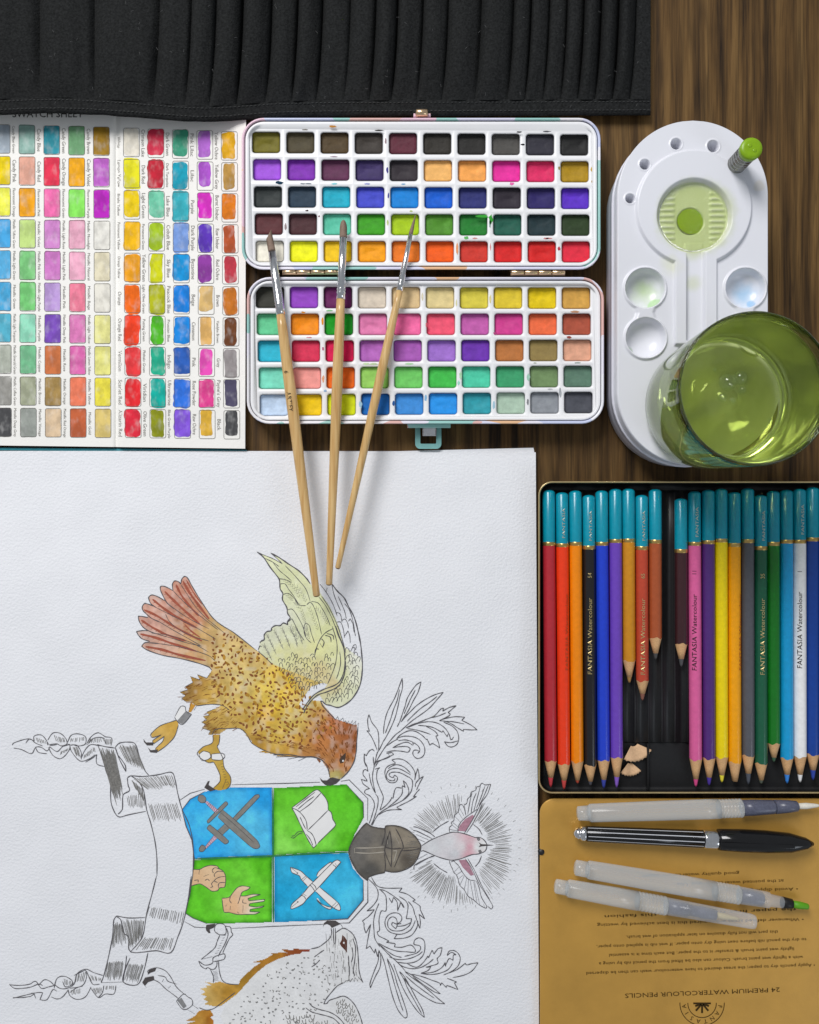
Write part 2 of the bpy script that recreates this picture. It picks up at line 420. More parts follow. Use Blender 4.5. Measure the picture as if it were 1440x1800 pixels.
# backing sheet under the pockets
rows = []
for y in (214, 190, 120, 40, -60):
    rows.append([P(x, min(y, hem_y(x) - 1), max(0.0015, lift(x) - 0.0035)) for x in xs])
v_, f_ = loft(rows, closed=False)
mk('backing', v_, f_, M['cloth'], br, True)
def shift(v):
    return 15 * (1 - math.exp(-v * 2.2))
for i in range(len(SEAMS) - 1):
    xa, xb = SEAMS[i], SEAMS[i + 1]
    wd = xb - xa
    nu, nv = (16 if wd < 60 else 24), 26
    H = 0.0066 if wd < 60 else 0.0050
    sk = 0.55 + 0.5 * rnd.random()
    H *= rnd.choice((.45, .7, 1.0, 1.15)) if i > 2 else 1
    g = []
    for j in range(nv + 1):
        v = j / nv
        row = []
        for k in range(nu + 1):
            u = k / nu
            x = xa + wd * u + (shift(v) if i >= 2 else shift(v) * .1) * (1 if i > 2 else u)
            yb = hem_y(x) - 28
            y = yb - v * 232
            ramp = 1 - math.exp(-v * 7)
            prof = math.sin(math.pi * u ** sk) ** 0.8 if 0 < u < 1 else 0
            tuck = -0.0022 * (math.exp(-((u) / .07) ** 2) + math.exp(-((1 - u) / .07) ** 2))
            z = lift(x) + (H * prof * (0.25 + 0.75 * ramp) + tuck) * (0.35 + 0.65 * ramp)
            z += 0.0009 * mnoise.noise(Vector((x * .045, y * .009, 3))) + 0.0003 * mnoise.noise(Vector((x * .2, y * .05, 8)))
            row.append(P(x, y, z))
        g.append(row)
    mk('pocket', *loft(g, closed=False), M['cloth'], br, True)
# the flat band at the roll's short end
g = []
for j in range(27):
    v = j / 26
    g.append([P(1107 + shift(v) + (1144 - 1107 - shift(v)) * u, hem_y(1120) - 28 - v * 232, lift(1100) + 0.0006 * math.sin(math.pi * u) - (0.0016 if u == 0 else 0)) for u in (0, .1, .4, .8, .96, 1.0)])
mk('end_band', *loft(g, closed=False), M['cloth'], br, True)
g = [[P(1144, y, z) for y in (203, 172, 60, -60)] for z in (0.0062, 0.0012)]
mk('end_edge', *loft(g, closed=False), M['cloth'], br, True)

# stitch rows along the hem and a little lint
M['thread'] = pm('black_thread', (0.05, 0.052, 0.052), rough=0.8, var=.3, vscale=900)
A_ = ([], [])
for off in (9.5, 24.0):
    x = -50.0
    while x < 1140:
        y = hem_y(x) - off; z = lift(x) + 0.0007
        a, b_ = P(x, y + rnd.uniform(-.4, .4), z), P(x + 4.6, hem_y(x + 4.6) - off, lift(x + 4.6) + 0.0007)
        addm(A_, lathe(a, b_, [(0, .00012), ((b_ - a).length * .5, .00024), ((b_ - a).length, .00012)], 5))
        x += 7.2
o = mk('stitching', *A_, M['thread'], br, True); o['kind'] = 'stuff'
A_ = ([], [])
for k in range(70):
    x, y = rnd.uniform(0, 1130), rnd.uniform(5, 190)
    a = rnd.uniform(0, 6.3); z = lift(x) + (0.0062 if y < 165 else 0.0008)
    p0 = P(x, y, z); p1 = P(x + 5 * math.cos(a), y + 5 * math.sin(a), z)
    addm(A_, lathe(p0, p1, [(0, .00006), ((p1 - p0).length, .00006)], 4))
o = mk('lint', *A_, pm('grey_lint', (.16, .16, .16), rough=.9), br); o['kind'] = 'stuff'
# ------------------------------------------------------------------ paint tin
def pastel_mat():
    m, nt, b = nodes('pastel_print')
    tc = N(nt, 'ShaderNodeTexCoord')
    vo = N(nt, 'ShaderNodeTexVoronoi', Scale=34.0); vo.inputs['Randomness'].default_value = 0.9
    L(nt, tc.outputs['Object'], vo.inputs['Vector'])
    sp = N(nt, 'ShaderNodeSeparateColor'); L(nt, vo.outputs['Color'], sp.inputs[0])
    cr = N(nt, 'ShaderNodeValToRGB'); cr.color_ramp.interpolation = 'CONSTANT'
    e = cr.color_ramp.elements
    cs = ['e9e6f2', 'e3b7b0', 'dcdcf0', '9fcfc9', 'eeeef4', 'e8bb92', 'c9d0ec', 'e7c4d4', 'f0eef2']
    e[0].color = (*hexc(cs[0]), 1); e[0].position = 0
    e[1].color = (*hexc(cs[1]), 1); e[1].position = 1 / 9
    for i in range(2, 9):
        q = e.new(i / 9); q.color = (*hexc(cs[i]), 1)
    L(nt, sp.outputs[0], cr.inputs['Fac']); L(nt, cr.outputs['Color'], b.inputs['Base Color'])
    b.inputs['Roughness'].default_value = 0.28
    return m
M['pastel'] = pastel_mat()
tin = empty('paint_tin', P(745, 480, 0), 'open hinged tin of watercolour pans in two white trays', 'paint tin')
UP = ['6b6418 473f2a 4a3a20 38322d 5a2433 2b2823 22211f 4a4845 2f2e38 222222',
      '9a4fd0 7a2aa8 5a2a4a 382a5c 302a30 eeb266 f0a050 e02a98 d52a60 a8851a',
      '2c3232 26394a 14a5bd 4048c0 0a7fd0 0d5bc8 2a2f6e 2e2832 2c2460 5a2ebc',
      '56282c 47262a 5cc2a4 3a9a18 a2c40c 4d8a28 1f7a2c 1f5a4a 1f3338 2a3d20',
      'ece6d6 f5ea0a f5c008 f09a0a e6761a ea5a0c c83428 d22222 d02020 dc2a40']
LO = ['34342c 8e40b8 661a58 cfc2b0 d8bc8c d8c58c d0c242 d8bf30 dcc008 cc9c48',
      '62c490 f08a0a 0f9a1c d878a8 f868a0 ee5470 bc5aa4 cc3f8c e86a40 a8503a',
      '28b2cc d02c50 d80f50 b064b8 a458b0 9a6cc4 6a30a8 b4703a 8e7a48 d8a084',
      '78d6bc f09890 fa6a14 94cc60 6cc460 3fb84a 4ac4a0 3a9a68 6f8a5c 5a7a68',
      'bcd0e8 f0c408 d2dc0c 1468b8 3a88d0 2490e0 2e98a4 a8c0ac 8a8e94 4a4c54']
ZR = 0.0172     # rim height
ZI = 0.0148     # top of the moulded grid
def tray(outer, cells, size, colours):
    x0, y0, x1, y1, r = outer
    def rr_(i, z, zz=None): return [P(x, y, z) for x, y in rrect(x0 + i, y0 + i, x1 - i, y1 - i, max(1, r - i), 8)]
    # the walls stand a little inside the rolled rim
    xw = [(rr_(4, 0.0004)), rr_(2, 0.0012), rr_(1.2, 0.0145), rr_(0, 0.0158), rr_(0.2, 0.0169), rr_(1.6, ZR), rr_(4.2, 0.0168), rr_(5.2, 0.0155), rr_(5.6, 0.011)]
    v, f = loft(xw, True, False)
    shell = mk('tray_shell', v, f, M['pastel'], tin, True)
    # moulded white insert
    n = 6
    V, F = [], []
    ZB = 0.0072
    cw, ch = size
    cs = [[bil(cells, c / 9, r_ / 4) for c in range(10)] for r_ in range(5)]
    pxw = (cells[1][0] - cells[0][0]) / 9 - cw; pyw = (cells[2][1] - cells[0][1]) / 4 - ch
    def rectpts(xa, ya, xb, yb):  # points on a rectangle matching rrect order
        return rrect(xa, ya, xb, yb, 0.01, n)
    for r_ in range(5):
        for c in range(10):
            x, y = cs[r_][c]
            q = [bil(cells, (c - .5 * pxw / (cw + pxw)) / 9, (r_ - .5 * pyw / (ch + pyw)) / 4),
                 bil(cells, (c + 1 - .5 * pxw / (cw + pxw)) / 9, (r_ - .5 * pyw / (ch + pyw)) / 4),
                 bil(cells, (c - .5 * pxw / (cw + pxw)) / 9, (r_ + 1 - .5 * pyw / (ch + pyw)) / 4),
                 bil(cells, (c + 1 - .5 * pxw / (cw + pxw)) / 9, (r_ + 1 - .5 * pyw / (ch + pyw)) / 4)]
            unit = rrect(0, 0, 1, 1, 0.001, n)
            outerp = [bil(q, u, v_) for u, v_ in unit]
            def hole(i, rad, z): return [P(a, b_, z) for a, b_ in rrect(x + i, y + i, x + cw - i, y + ch - i, rad, n)]
            loops = [[P(a, b_, ZI) for a, b_ in outerp], hole(-1.6, 7, ZI), hole(-0.5, 6.2, ZI - 0.00025), hole(0.2, 5.6, ZI - 0.001), hole(0.9, 5.4, ZB)]
            addm((V, F), loft(loops, False, True))
            # cake of paint
            zc = ZI - 0.0029 + rnd.uniform(-0.0004, 0.0004)
            hx = colours[r_].split()[c]
            tilt = rnd.uniform(-0.0002, 0.0002)
            def ck(i, rad, z): return [P(a, b_, z + tilt * (b_ - y - ch / 2) / ch) for a, b_ in rrect(x + i, y + i, x + cw - i, y + ch - i, rad, n)]
            used = rnd.random()
            dish = rnd.uniform(.0007, .0013) if used < .4 else rnd.uniform(.0001, .0004)
            dx, dy, sx_, sy_ = x + cw / 2 + rnd.uniform(-7, 7), y + ch / 2 + rnd.uniform(-5, 5), rnd.uniform(9, 15), rnd.uniform(6, 11)
            sd_ = rnd.uniform(0, 90)
            def ct(i, rad):
                return [P(a, b_, zc + tilt * (b_ - y - ch / 2) / ch - dish * math.exp(-((a - dx) / sx_) ** 2 - ((b_ - dy) / sy_) ** 2) + .00022 * mnoise.noise(Vector((a * .12, b_ * .16, sd_)))) for a, b_ in rrect(x + i, y + i, x + cw - i, y + ch - i, rad, n)]
            loops = [ck(1.1, 5, ZB + 0.0003), ck(1.1, 5, zc - 0.0008), ck(1.9, 4.6, zc - 0.0002), ct(4.2, 4), ct(7.5, 4), ct(10.5, 3.5), ct(13.5, 3), ct(16, 2), ct(18, .8)]
            mk('paint_cake', *loft(loops, True, True), M['cake'], tin, True, color=hexc(hx, 1.12))
    gx = [bil(cells, (c) / 9, (r_) / 4) for c, r_ in ((-.5 * pxw / (cw + pxw), -.5 * pyw / (ch + pyw)), (10 - 1 + 1 - .5 * pxw / (cw + pxw), -.5 * pyw / (ch + pyw)), (-.5 * pxw / (cw + pxw), 5 - .5 * pyw / (ch + pyw)), (10 - .5 * pxw / (cw + pxw), 5 - .5 * pyw / (ch + pyw)))]
    inner = [bil(gx, u, v_) for u, v_ in rrect(0, 0, 1, 1, 0.004, 8)]
    def fl(i, z): return [P(x, y, z) for x, y in rrect(x0 + i, y0 + i, x1 - i, y1 - i, max(1, r - i), 8)]
    mid = [((a[0] * .35 + b_[0] * .65), (a[1] * .35 + b_[1] * .65)) for a, b_ in zip([(x, y) for x, y in rrect(x0 + 14, y0 + 14, x1 - 14, y1 - 12, r - 12, 8)], inner)]
    addm((V, F), loft([fl(6.2, 0.0150), fl(6.6, 0.0160), fl(8.5, 0.0162), fl(12.5, 0.0160), [P(x, y, ZI + 0.0002) for x, y in mid], [P(x, y, ZI) for x, y in inner]]))
    mk('pan_insert', V, F, M['white_plastic'], tin, True)
UPC = ((443, 231.5), (984.5, 236), (449.4, 423), (987.4, 424))
LOC = ((449.5, 503.5), (987.4, 505), (456.5, 693), (991.6, 688.5))
tray((425, 207, 1056, 474, 38), UPC, (50, 38), UP)
tray((434, 487, 1062, 745, 40), LOC, (50.5, 38.5), LO)
# hinges: four knuckles each
for xa, xb, y in ((496, 596, 478), (898, 994, 479)):
    hg = mk('hinge', *box(*P(xa, y + 4, .0145)[:2], *P(xb, y - 4, .0145)[:2], 0.0130, 0.0138, 0.0002), M['rose_gold'], tin)
    for k in range(4):
        a = xa + (xb - xa) * k / 4 + 0.6; b_ = xa + (xb - xa) * (k + 1) / 4 - 0.6
        p0, p1 = P(a, y, 0.0152), P(b_, y, 0.0152)
        ln = (p1 - p0).length
        mk('knuckle', *lathe(p0, p1, [(0, .0009), (.0003, .0013), (ln - .0003, .0013), (ln, .0009)], 14), M['rose_gold'], hg, True)
# clasp at the far edge and its loop at the near edge
cl = mk('clasp', *box(*P(727, 207, .012)[:2], *P(757, 201, .012)[:2], 0.006, 0.0135, 0.0003), M['pastel'], tin)
p0, p1 = P(730.5, 198.5, .0155), P(752.5, 198.5, .0155); ln = (p1 - p0).length
mk('clasp_hook', *lathe(p0, p1, [(0, .0012), (.0006, .0021), (ln - .0006, .0021), (ln, .0012)], 16), M['rose_gold'], cl, True)
lo_ = mk('clasp', *box(*P(716, 752, .011)[:2], *P(792, 745.5, .011)[:2], 0.0095, 0.0125, 0.0003), M['pastel'], tin)
def uloop(x0, y0, x1, y1, r, w, z0, z1):
    o_ = rrect(x0, y0, x1, y1, r, 6); i_ = rrect(x0 + w, y0 + w * .5, x1 - w, y1 - w, max(2, r - w), 6)
    return loft([[P(x, y, z0) for x, y in o_], [P(x, y, z1) for x, y in o_], [P(x, y, z1) for x, y in i_], [P(x, y, z0) for x, y in i_], [P(x, y, z0) for x, y in o_]])
mk('clasp_loop', *uloop(730, 746, 776, 789, 9, 9, 0.005, 0.0062), pm('teal_enamel', hexc('7fb5b2'), rough=0.3), lo_)
mk('clasp_clip', *box(*P(743, 766, .010)[:2], *P(767.5, 747, .010)[:2], 0.0064, 0.0095, 0.0006), M['steel'], lo_)
# smears of paint left on the white grid
SM = [(491, 321, 7, 3, '1d3f55'), (540, 370, 3, 1.6, '3a2226'), (561, 380, 1.6, 1.6, '6b2030'), (681, 299, 2, 6, '3f3a8c'), (683, 344, 1.6, 6, '4a4aa0'), (585, 222, 8, 2, 'c98a3c'), (667, 229, 8, 1.4, '2c2a28'), (536, 228, 6, 1.2, '6a655c'), (913, 232, 5, 1.6, '333036'), (961, 231, 8, 1.3, '55555c'), (919, 254, 4, 1.8, '2c2c30'), (900, 323, 4, 3, 'e86ab0'), (863, 385, 4, 9, '3ea83c'), (848, 380, 12, 3.2, '3ea83c'), (820, 418, 5, 3, '6cc06a'), (1041, 298, 3, 4.5, 'c8a640'), (1042, 319, 2.4, 4.4, 'b8943a'), (983, 295, 1.8, 3.4, 'a08a4a'), (983, 437, 2.6, 4, 'd03a50'), (804, 437, 2.4, 12, 'e8a070'), (567, 565, 2, 8, 'e8962a'), (533, 549, 4, 1.6, 'd88a30'), (568, 613, 2, 4, 'c86a90'), (692, 709, 2.4, 5, '2a5a9a'), (634, 711, 3, 7, 'a8cfe4'), (572, 687, 3, 2.4, '9ab8dc'), (750, 571, 2.2, 5, 'd86a78'), (870, 586, 3, 2.6, 'c0508c'), (1011, 548, 9, 2, 'c89878'), (1001, 593, 5, 2.6, '9a4a40'), (929, 663, 3, 7, 'a8d0bc'), (928, 706, 2, 6, '8a8c90'), (985, 690, 2.4, 9, 'b4b8bc'), (810, 660, 2.4, 8, 'b8e0b8'), (868, 712, 2.4, 9, 'b4d8ea'), (430, 526, 2.4, 3, '4a4458'), (432, 545, 2, 2.6, '4a4458')]
for _ in range(34):   # fainter tide marks where wet paint ran onto the ribs
    c_, r_2 = rnd.randrange(1, 10), rnd.randrange(5)
    cells_, cols_ = rnd.choice(((UPC, UP), (LOC, LO)))
    bx2, by2 = bil(cells_, c_ / 9, r_2 / 4)
    hx2 = cols_[r_2].split()[c_]
    mixc = ''.join('%02x' % int(.45 * int(hx2[i:i + 2], 16) + .55 * 236) for i in (0, 2, 4))
    if rnd.random() < .5: SM.append((bx2 - 5.5, by2 + rnd.uniform(8, 30), rnd.uniform(1.2, 2.4), rnd.uniform(3, 8), mixc))
    elif r_2 > 0: SM.append((bx2 + rnd.uniform(8, 40), by2 - 5, rnd.uniform(3, 9), rnd.uniform(1, 2), mixc))
for x, y, a, b_, hx in SM:
    if x < 436: continue
    n = 14; rr = random.Random(int(x * 7 + y))
    pts = [P(x + a * math.cos(2 * math.pi * k / n) * rr.uniform(.65, 1.15), y + b_ * math.sin(2 * math.pi * k / n) * rr.uniform(.65, 1.15), ZI + 0.00008 + (0.0015 if y < 234 and y > 205 else 0)) for k in range(n)]
    mk('paint_smear', pts, [tuple(range(n))], M['wash'], tin, color=hexc(hx))

# ------------------------------------------------------------------ paint brushes
def handle_mat():
    m, nt, b = nodes('birch_handle')
    tc = N(nt, 'ShaderNodeTexCoord')
    mp = N(nt, 'ShaderNodeMapping'); mp.inputs['Scale'].default_value = (700, 30, 700)
    L(nt, tc.outputs['Object'], mp.inputs['Vector'])
    n1 = N(nt, 'ShaderNodeTexNoise', Scale=1.0, Detail=5.0)
    L(nt, mp.outputs['Vector'], n1.inputs['Vector'])
    cr = N(nt, 'ShaderNodeValToRGB'); e = cr.color_ramp.elements
    e[0].position = .3; e[0].color = (*hexc('bf9358'), 1); e[1].position = .72; e[1].color = (*hexc('e2c188'), 1)
    L(nt, n1.outputs['Fac'], cr.inputs['Fac']); L(nt, cr.outputs['Color'], b.inputs['Base Color'])
    b.inputs['Roughness'].default_value = 0.24
    return m
M['handle'] = handle_mat()
M['bristle'] = pm('taupe_bristle', hexc('8d7768'), rough=0.7, var=0.4, vscale=2500)
M['dark_tip'] = pm('dark_handle_tip', hexc('6e4526'), rough=0.4)
ZBR = ZR + 0.0033
def brush(label, tip, fs, fe, he, shape, wb, wf, wh, wend, marks):
    """tip, ferrule start, ferrule end, handle end in pixels; widths in pixels"""
    ln = lambda a, b_: (P(*b_, ZBR) - P(*a, ZBR)).length
    k = S * (D - ZBR) / D
    t = empty('paint_brush', P(*he, 0), label, 'paint brush', 'brushes laid across the paint tin')
    A, B = P(*fe, ZBR), P(*he, ZBR); hl = (B - A).length
    prof = []
    for i in range(25):
        u = i / 24
        r = wf / 2 + (wh - wf) / 2 * math.sin(min(1, u / .32) * math.pi / 2) if u < .32 else wh / 2 + (wend - wh) / 2 * ((u - .32) / .68) ** 1.15
        prof.append((hl * u, r * k))
    prof[-1] = (hl * .995, prof[-2][1])
    prof += [(hl * .999, wend * .36 * k), (hl, wend * .15 * k)]
    h = mk('handle', *lathe(A, B, prof, 20), M['handle'], t, True)
    # tip of darker end grain
    mk('handle_tip', *lathe(A, B, [(hl * .9942, wend * .503 * k), (hl * .9985, wend * .42 * k), (hl * 1.0008, wend * .16 * k)], 20), M['dark_tip'], t, True)
    C = P(*fs, ZBR); fl = (A - C).length
    fprof = [(0, wb / 2 * k), (fl * .5, (wb + wf) / 4 * k * 1.04), (fl * .80, wf / 2 * k * 1.05), (fl * .82, wf / 2 * k * .95), (fl * .845, wf / 2 * k * 1.12), (fl * .87, wf / 2 * k * .95), (fl * .895, wf / 2 * k * 1.12), (fl * .92, wf / 2 * k * .98), (fl, wf / 2 * k * 1.06)]
    v, f = lathe(C, A, fprof, 20)
    if shape == 'angled':   # the ferrule is pinched flat towards the hair
        for i, q in enumerate(v):
            u = min(1, (i // 20) / 3)
            q.z = ZBR + (q.z - ZBR) * (0.45 + 0.55 * u)
    mk('ferrule', v, f, M['steel'], t, True)
    T = P(*tip, ZBR); bl = (C - T).length
    ax = (T - C).normalized(); sd = Vector((ax.y, -ax.x, 0))
    V, F = [], []
    loops = []
    for i in range(9):
        u = i / 8
        if shape == 'angled': r = wb / 2 * k * (1.02 - .1 * u)
        elif shape == 'filbert': r = wb / 2 * k * (1.05 * math.sqrt(max(0.02, 1 - max(0, (u - .45) / .55) ** 2.2)))
        else: r = wb / 2 * k * max(.1, (1 - u ** 1.3 * .85))
        lp = []
        for j in range(32):
            a = 2 * math.pi * j / 32
            sh = u * (1 - .05 * (j % 2) - .03 * (j % 5 == 0))
            if shape == 'angled': sh = sh * (1 - .42 * (0.5 - 0.5 * math.cos(a) * (1)))
            g_ = 1 - .16 * (j % 2) * min(1, u * 3)
            lp.append(C + ax * (bl * sh) + sd * (r * g_ * math.cos(a)) + Vector((0, 0, r * g_ * math.sin(a) * (.45 if shape == 'angled' else .8))))
        loops.append(lp)
    mk('bristles', *loft(loops, True, True), M['bristle'], t, True)
    for s, x, y, ang, cap in marks:
        dirv = (Vector(he) - Vector(fe)).normalized()
        def zf(px, py):
            # lie on the round handle
            d = Vector((px, py)) - Vector(fe)
            off = abs(d.x * dirv.y - d.y * dirv.x)
            r = wh / 2 * 0.99
            return P(px, py, ZBR + math.sqrt(max(0, r * r - off * off)) * k + 0.0003)
        text('lettering', s, x, y, ang, cap, M['black_ink'], t, 0, zf=zf)
brush('angled taupe brush with size 6 lettering on its pale handle', (471, 404), (478, 441), (493.5, 553), (557, 1049), 'angled', 13, 15.5, 20.5, 12, [('6', 499.5, 652, 84, 7), ('ARTIFY', 503.5, 689, 82.7, 7.6)])
brush('filbert brush with rounded taupe tip, middle of the three brushes', (604, 386), (603.5, 418), (599, 526), (578.5, 1029), 'filbert', 12.5, 15, 19, 11, [])
brush('thin round pointed brush, rightmost of the three brushes', (731, 376), (722, 412), (702.5, 511), (593.5, 1000), 'round', 7.5, 11, 16.5, 9, [])

# ------------------------------------------------------------------ palette
pal = empty('mixing_palette', P(1218, 520, 0), 'white plastic oval mixing palette with paint wells and brush holes', 'palette')
ZT = 0.034
kT = S * (D - ZT) / D
def stad(x0, x1, y0, y1, z, n=24):
    r = (x1 - x0) / 2; cx = (x0 + x1) / 2
    out = []
    for k in range(n + 1):
        a = math.pi * k / n
        out.append(P(cx - r * math.cos(a), y0 + r - r * math.sin(a), z))
    for k in range(n + 1):
        a = math.pi * k / n
        out.append(P(cx + r * math.cos(a), y1 - r + r * math.sin(a), z))
    return out
# body under the lid, in top-plane pixels shrunk or grown
def st2(g, z):   # stadium of the lid's plan grown by g top-plane pixels, at height z
    q = stad(1087 - g, 1350 + g, 212 - g, 817 + g, ZT)
    return [Vector((p.x, p.y, z)) for p in q]
M['palette_body'] = pm('palette_body_plastic', hexc('d6d6e0'), rough=0.3, var=0.03, vscale=60)
mk('palette_base', *loft([st2(-6, 0.0005), st2(-2, 0.003), st2(0, 0.014), st2(0.3, 0.0195), st2(2.2, 0.0200), st2(2.4, 0.0222), st2(1.0, 0.0228)], True, True), M['palette_body'], pal, True)
def palette_mat():
    m, nt, b = nodes('palette_plastic')
    tc = N(nt, 'ShaderNodeTexCoord')
    nz = N(nt, 'ShaderNodeTexNoise', Scale=120.0, Detail=4.0)
    L(nt, tc.outputs['Object'], nz.inputs['Vector'])
    prev = None
    base = (*hexc('e6e7ee'), 1)
    org = ORG[pal.name]
    stains = [(1219, 386, 50, 82, 'c6cf96', .85), (1134, 512, 6, 34, 'b7d48e', .8), (1150, 535, 2, 14, 'a8dc88', .6), (1312, 515, 4, 32, '8fc4ea', .85), (1296, 505, 2, 20, 'a9b8c4', .6), (1112, 612, 1, 9, '8fae90', .5), (1215, 500, 6, 22, 'd2d8b8', .6), (1180, 470, 3, 30, 'dfe3b8', .6), (1340, 398, 1, 3.5, 'c8bfa0', .8), (1112, 400, 1, 3, 'c8ccc0', .5), (1125, 520, 3, 10, '9cc878', .6), (1120, 612, 1, 5, '6f9a78', .8), (1098, 525, .5, 1.6, '8a8a80', .8), (1320, 530, 3, 11, '7ab8e6', .6), (1330, 330, 4, 16, 'd9d2c4', .5), (1160, 300, .6, 1.8, '9aa07a', .8), (1105, 700, .8, 2.2, '8a9a80', .7), (1245, 545, 1, 5, 'c8d4b0', .6), (1200, 455, 1, 6, 'cbd49a', .7)]
    for x, y, r0, r1, hx, wt in stains:
        p = P(x, y, ZT - 0.003) - org
        vm = N(nt, 'ShaderNodeVectorMath', operation='DISTANCE'); vm.inputs[1].default_value = p
        L(nt, tc.outputs['Object'], vm.inputs[0])
        ad = N(nt, 'ShaderNodeMath', operation='MULTIPLY_ADD'); ad.inputs[1].default_value = 0.010 * (r1 - r0) / 40
        L(nt, nz.outputs['Fac'], ad.inputs[0]); L(nt, vm.outputs['Value'], ad.inputs[2])
        mr = N(nt, 'ShaderNodeMapRange', interpolation_type='SMOOTHSTEP')
        off = 0.005 * (r1 - r0) / 40
        mr.inputs['From Min'].default_value = r0 * kT + off; mr.inputs['From Max'].default_value = r1 * kT + off
        mr.inputs['To Min'].default_value = wt; mr.inputs['To Max'].default_value = 0
        if r1 < 20: mr.inputs['From Min'].default_value = (r0 * .35 + r1 * .65) * kT + off
        L(nt, ad.outputs[0], mr.inputs['Value'])
        mx = N(nt, 'ShaderNodeMix', data_type='RGBA')
        L(nt, mr.outputs['Result'], mx.inputs[0])
        if prev: L(nt, prev, mx.inputs[6])
        else: mx.inputs[6].default_value = base
        mx.inputs[7].default_value = (*hexc(hx), 1)
        prev = mx.outputs[2]
    L(nt, prev, b.inputs['Base Color'])
    b.inputs['Roughness'].default_value = 0.26
    return m
M['palette'] = palette_mat()
# lid: a height field over the stadium, so basins, holes, ribs and channel are real relief
cx, R_ = 1218.5, 131.5
yt, yb = 212.0, 817.0
nu, nv = 230, 470
def sst(a, b_, x): 
    t = np.clip((x - a) / (b_ - a), 0, 1); return t * t * (3 - 2 * t)
tv = np.linspace(0, 1, nv + 1)
# finer rows at the rounded ends
ys = yt + (yb - yt) * (0.5 - 0.5 * np.cos(np.pi * (0.12 * (0.5 - 0.5 * np.cos(np.pi * tv)) + 0.88 * tv)) if False else tv)
e0 = np.clip(yt + R_ - ys, 0, R_); e1 = np.clip(ys - (yb - R_), 0, R_)
hw = np.sqrt(np.maximum(R_ ** 2 - np.maximum(e0, e1) ** 2, 0.0)); hw = np.maximum(hw, 0.6)
us = np.linspace(-1, 1, nu + 1)
X = cx + hw[:, None] * us[None, :]; Y = np.repeat(ys[:, None], nu + 1, 1)
mm = 0.001
Zf = np.zeros_like(X)
edge = np.minimum(hw[:, None] * (1 - np.abs(us[None, :])), np.minimum(Y - yt, yb - Y) + 0 * X)
Zf -= 1.2 * mm * (1 - sst(0, 4, edge))
dr = np.hypot(X - 1219, Y - 366)
Zf += 2.2 * mm * (1 - sst(99, 103, dr))                       # raised disc
rail = (1 - sst(35.5, 38.5, np.abs(X - 1222))) * sst(440, 460, Y) * (1 - sst(604, 610, Y))
Zf = np.maximum(Zf, 2.2 * mm * rail)
db = np.hypot(X - 1219, Y - 381)
basin = 1 - sst(60, 67, db)
Zf -= 4.2 * mm * basin
ribs = basin * ((np.abs(X - 1219) > 30) & (np.abs(Y - 387) < 52)) * np.exp(-0) * (1 - sst(52, 62, db)) * sst(28, 36, np.abs(X - 1219))
Zf += ribs * 1.0 * mm * (0.5 + 0.5 * np.cos((Y - 387) / 10.0 * 2 * np.pi))
ch_ = (1 - sst(14.5, 17, np.abs(X - 1221.5))) * sst(424, 428, Y) * (1 - sst(596, 602, Y))
Zf = np.where(ch_ > 0, np.minimum(Zf, Zf * (1 - ch_) + (-1.4 * mm) * ch_) * (db > 60) + (db <= 60) * (Zf * (1 - ch_) + (-1.6 * mm) * ch_), Zf)
Zf -= 2.2 * mm * (1 - sst(20, 25.5, np.hypot(X - 1216, Y - 387)))
for hx_, hy_, hr in ((1189, 253, 9), (1254, 257, 9.6), (1134, 289, 8.4), (1108, 349, 7.6), (1293, 291, 9.2)):
    d = np.hypot(X - hx_, Y - hy_)
    Zf += 0.35 * mm * np.exp(-((d - hr - 2.2) / 1.4) ** 2)
    Zf -= 9.5 * mm * (1 - sst(hr - 1.6, hr + .6, d))
for wx, wy in ((1134, 507), (1135, 594), (1310, 507), (1310, 594)):
    d = np.hypot(X - wx, Y - wy)
    bowl = np.sqrt(np.maximum(0, 1 - (d / 35.0) ** 2))
    Zf += 1.3 * mm * (1 - sst(36.5, 40, d)) * sst(31, 34.5, d)
    Zf = np.where(d < 35, Zf - 7.2 * mm * bowl ** .8, Zf)
for wx in (1134.5, 1310):
    neck = (1 - sst(10, 18 , np.abs(X - wx) - np.abs(Y - 550) * .35)) * (1 - sst(12, 18, np.abs(Y - 550)))
    Zf = np.where((neck > .02) & (np.minimum(np.hypot(X - wx, Y - 507), np.hypot(X - wx, Y - 594)) > 35), np.maximum(Zf, 1.3 * mm * neck), Zf)
V = np.empty(((nv + 1) * (nu + 1), 3))
V[:, 0] = ((X - NX) * kT).ravel(); V[:, 1] = ((NY - Y) * kT).ravel(); V[:, 2] = (ZT + Zf).ravel()
idx = np.arange((nv + 1) * (nu + 1)).reshape(nv + 1, nu + 1)
F = np.stack([idx[:-1, :-1], idx[1:, :-1], idx[1:, 1:], idx[:-1, 1:]], -1).reshape(-1, 4).tolist()
bl = list(idx[:, 0]) + list(idx[-1, 1:-1]) + list(idx[:, -1][::-1]) + list(idx[0, 1:-1][::-1])
base_i = len(V)
skirt = []
for z in (0.0300, 0.0226):
    skirt.append(np.array([[V[i, 0], V[i, 1], z] for i in bl]))
V = np.concatenate([V] + skirt)
nb = len(bl)
for k in range(nb):
    k2 = (k + 1) % nb
    F.append((int(bl[k]), int(bl[k2]), base_i + k2, base_i + k)[::-1])
    F.append((base_i + k, base_i + k2, base_i + nb + k2, base_i + nb + k)[::-1])
mk('palette_lid', V, F, M['palette'], pal, True)
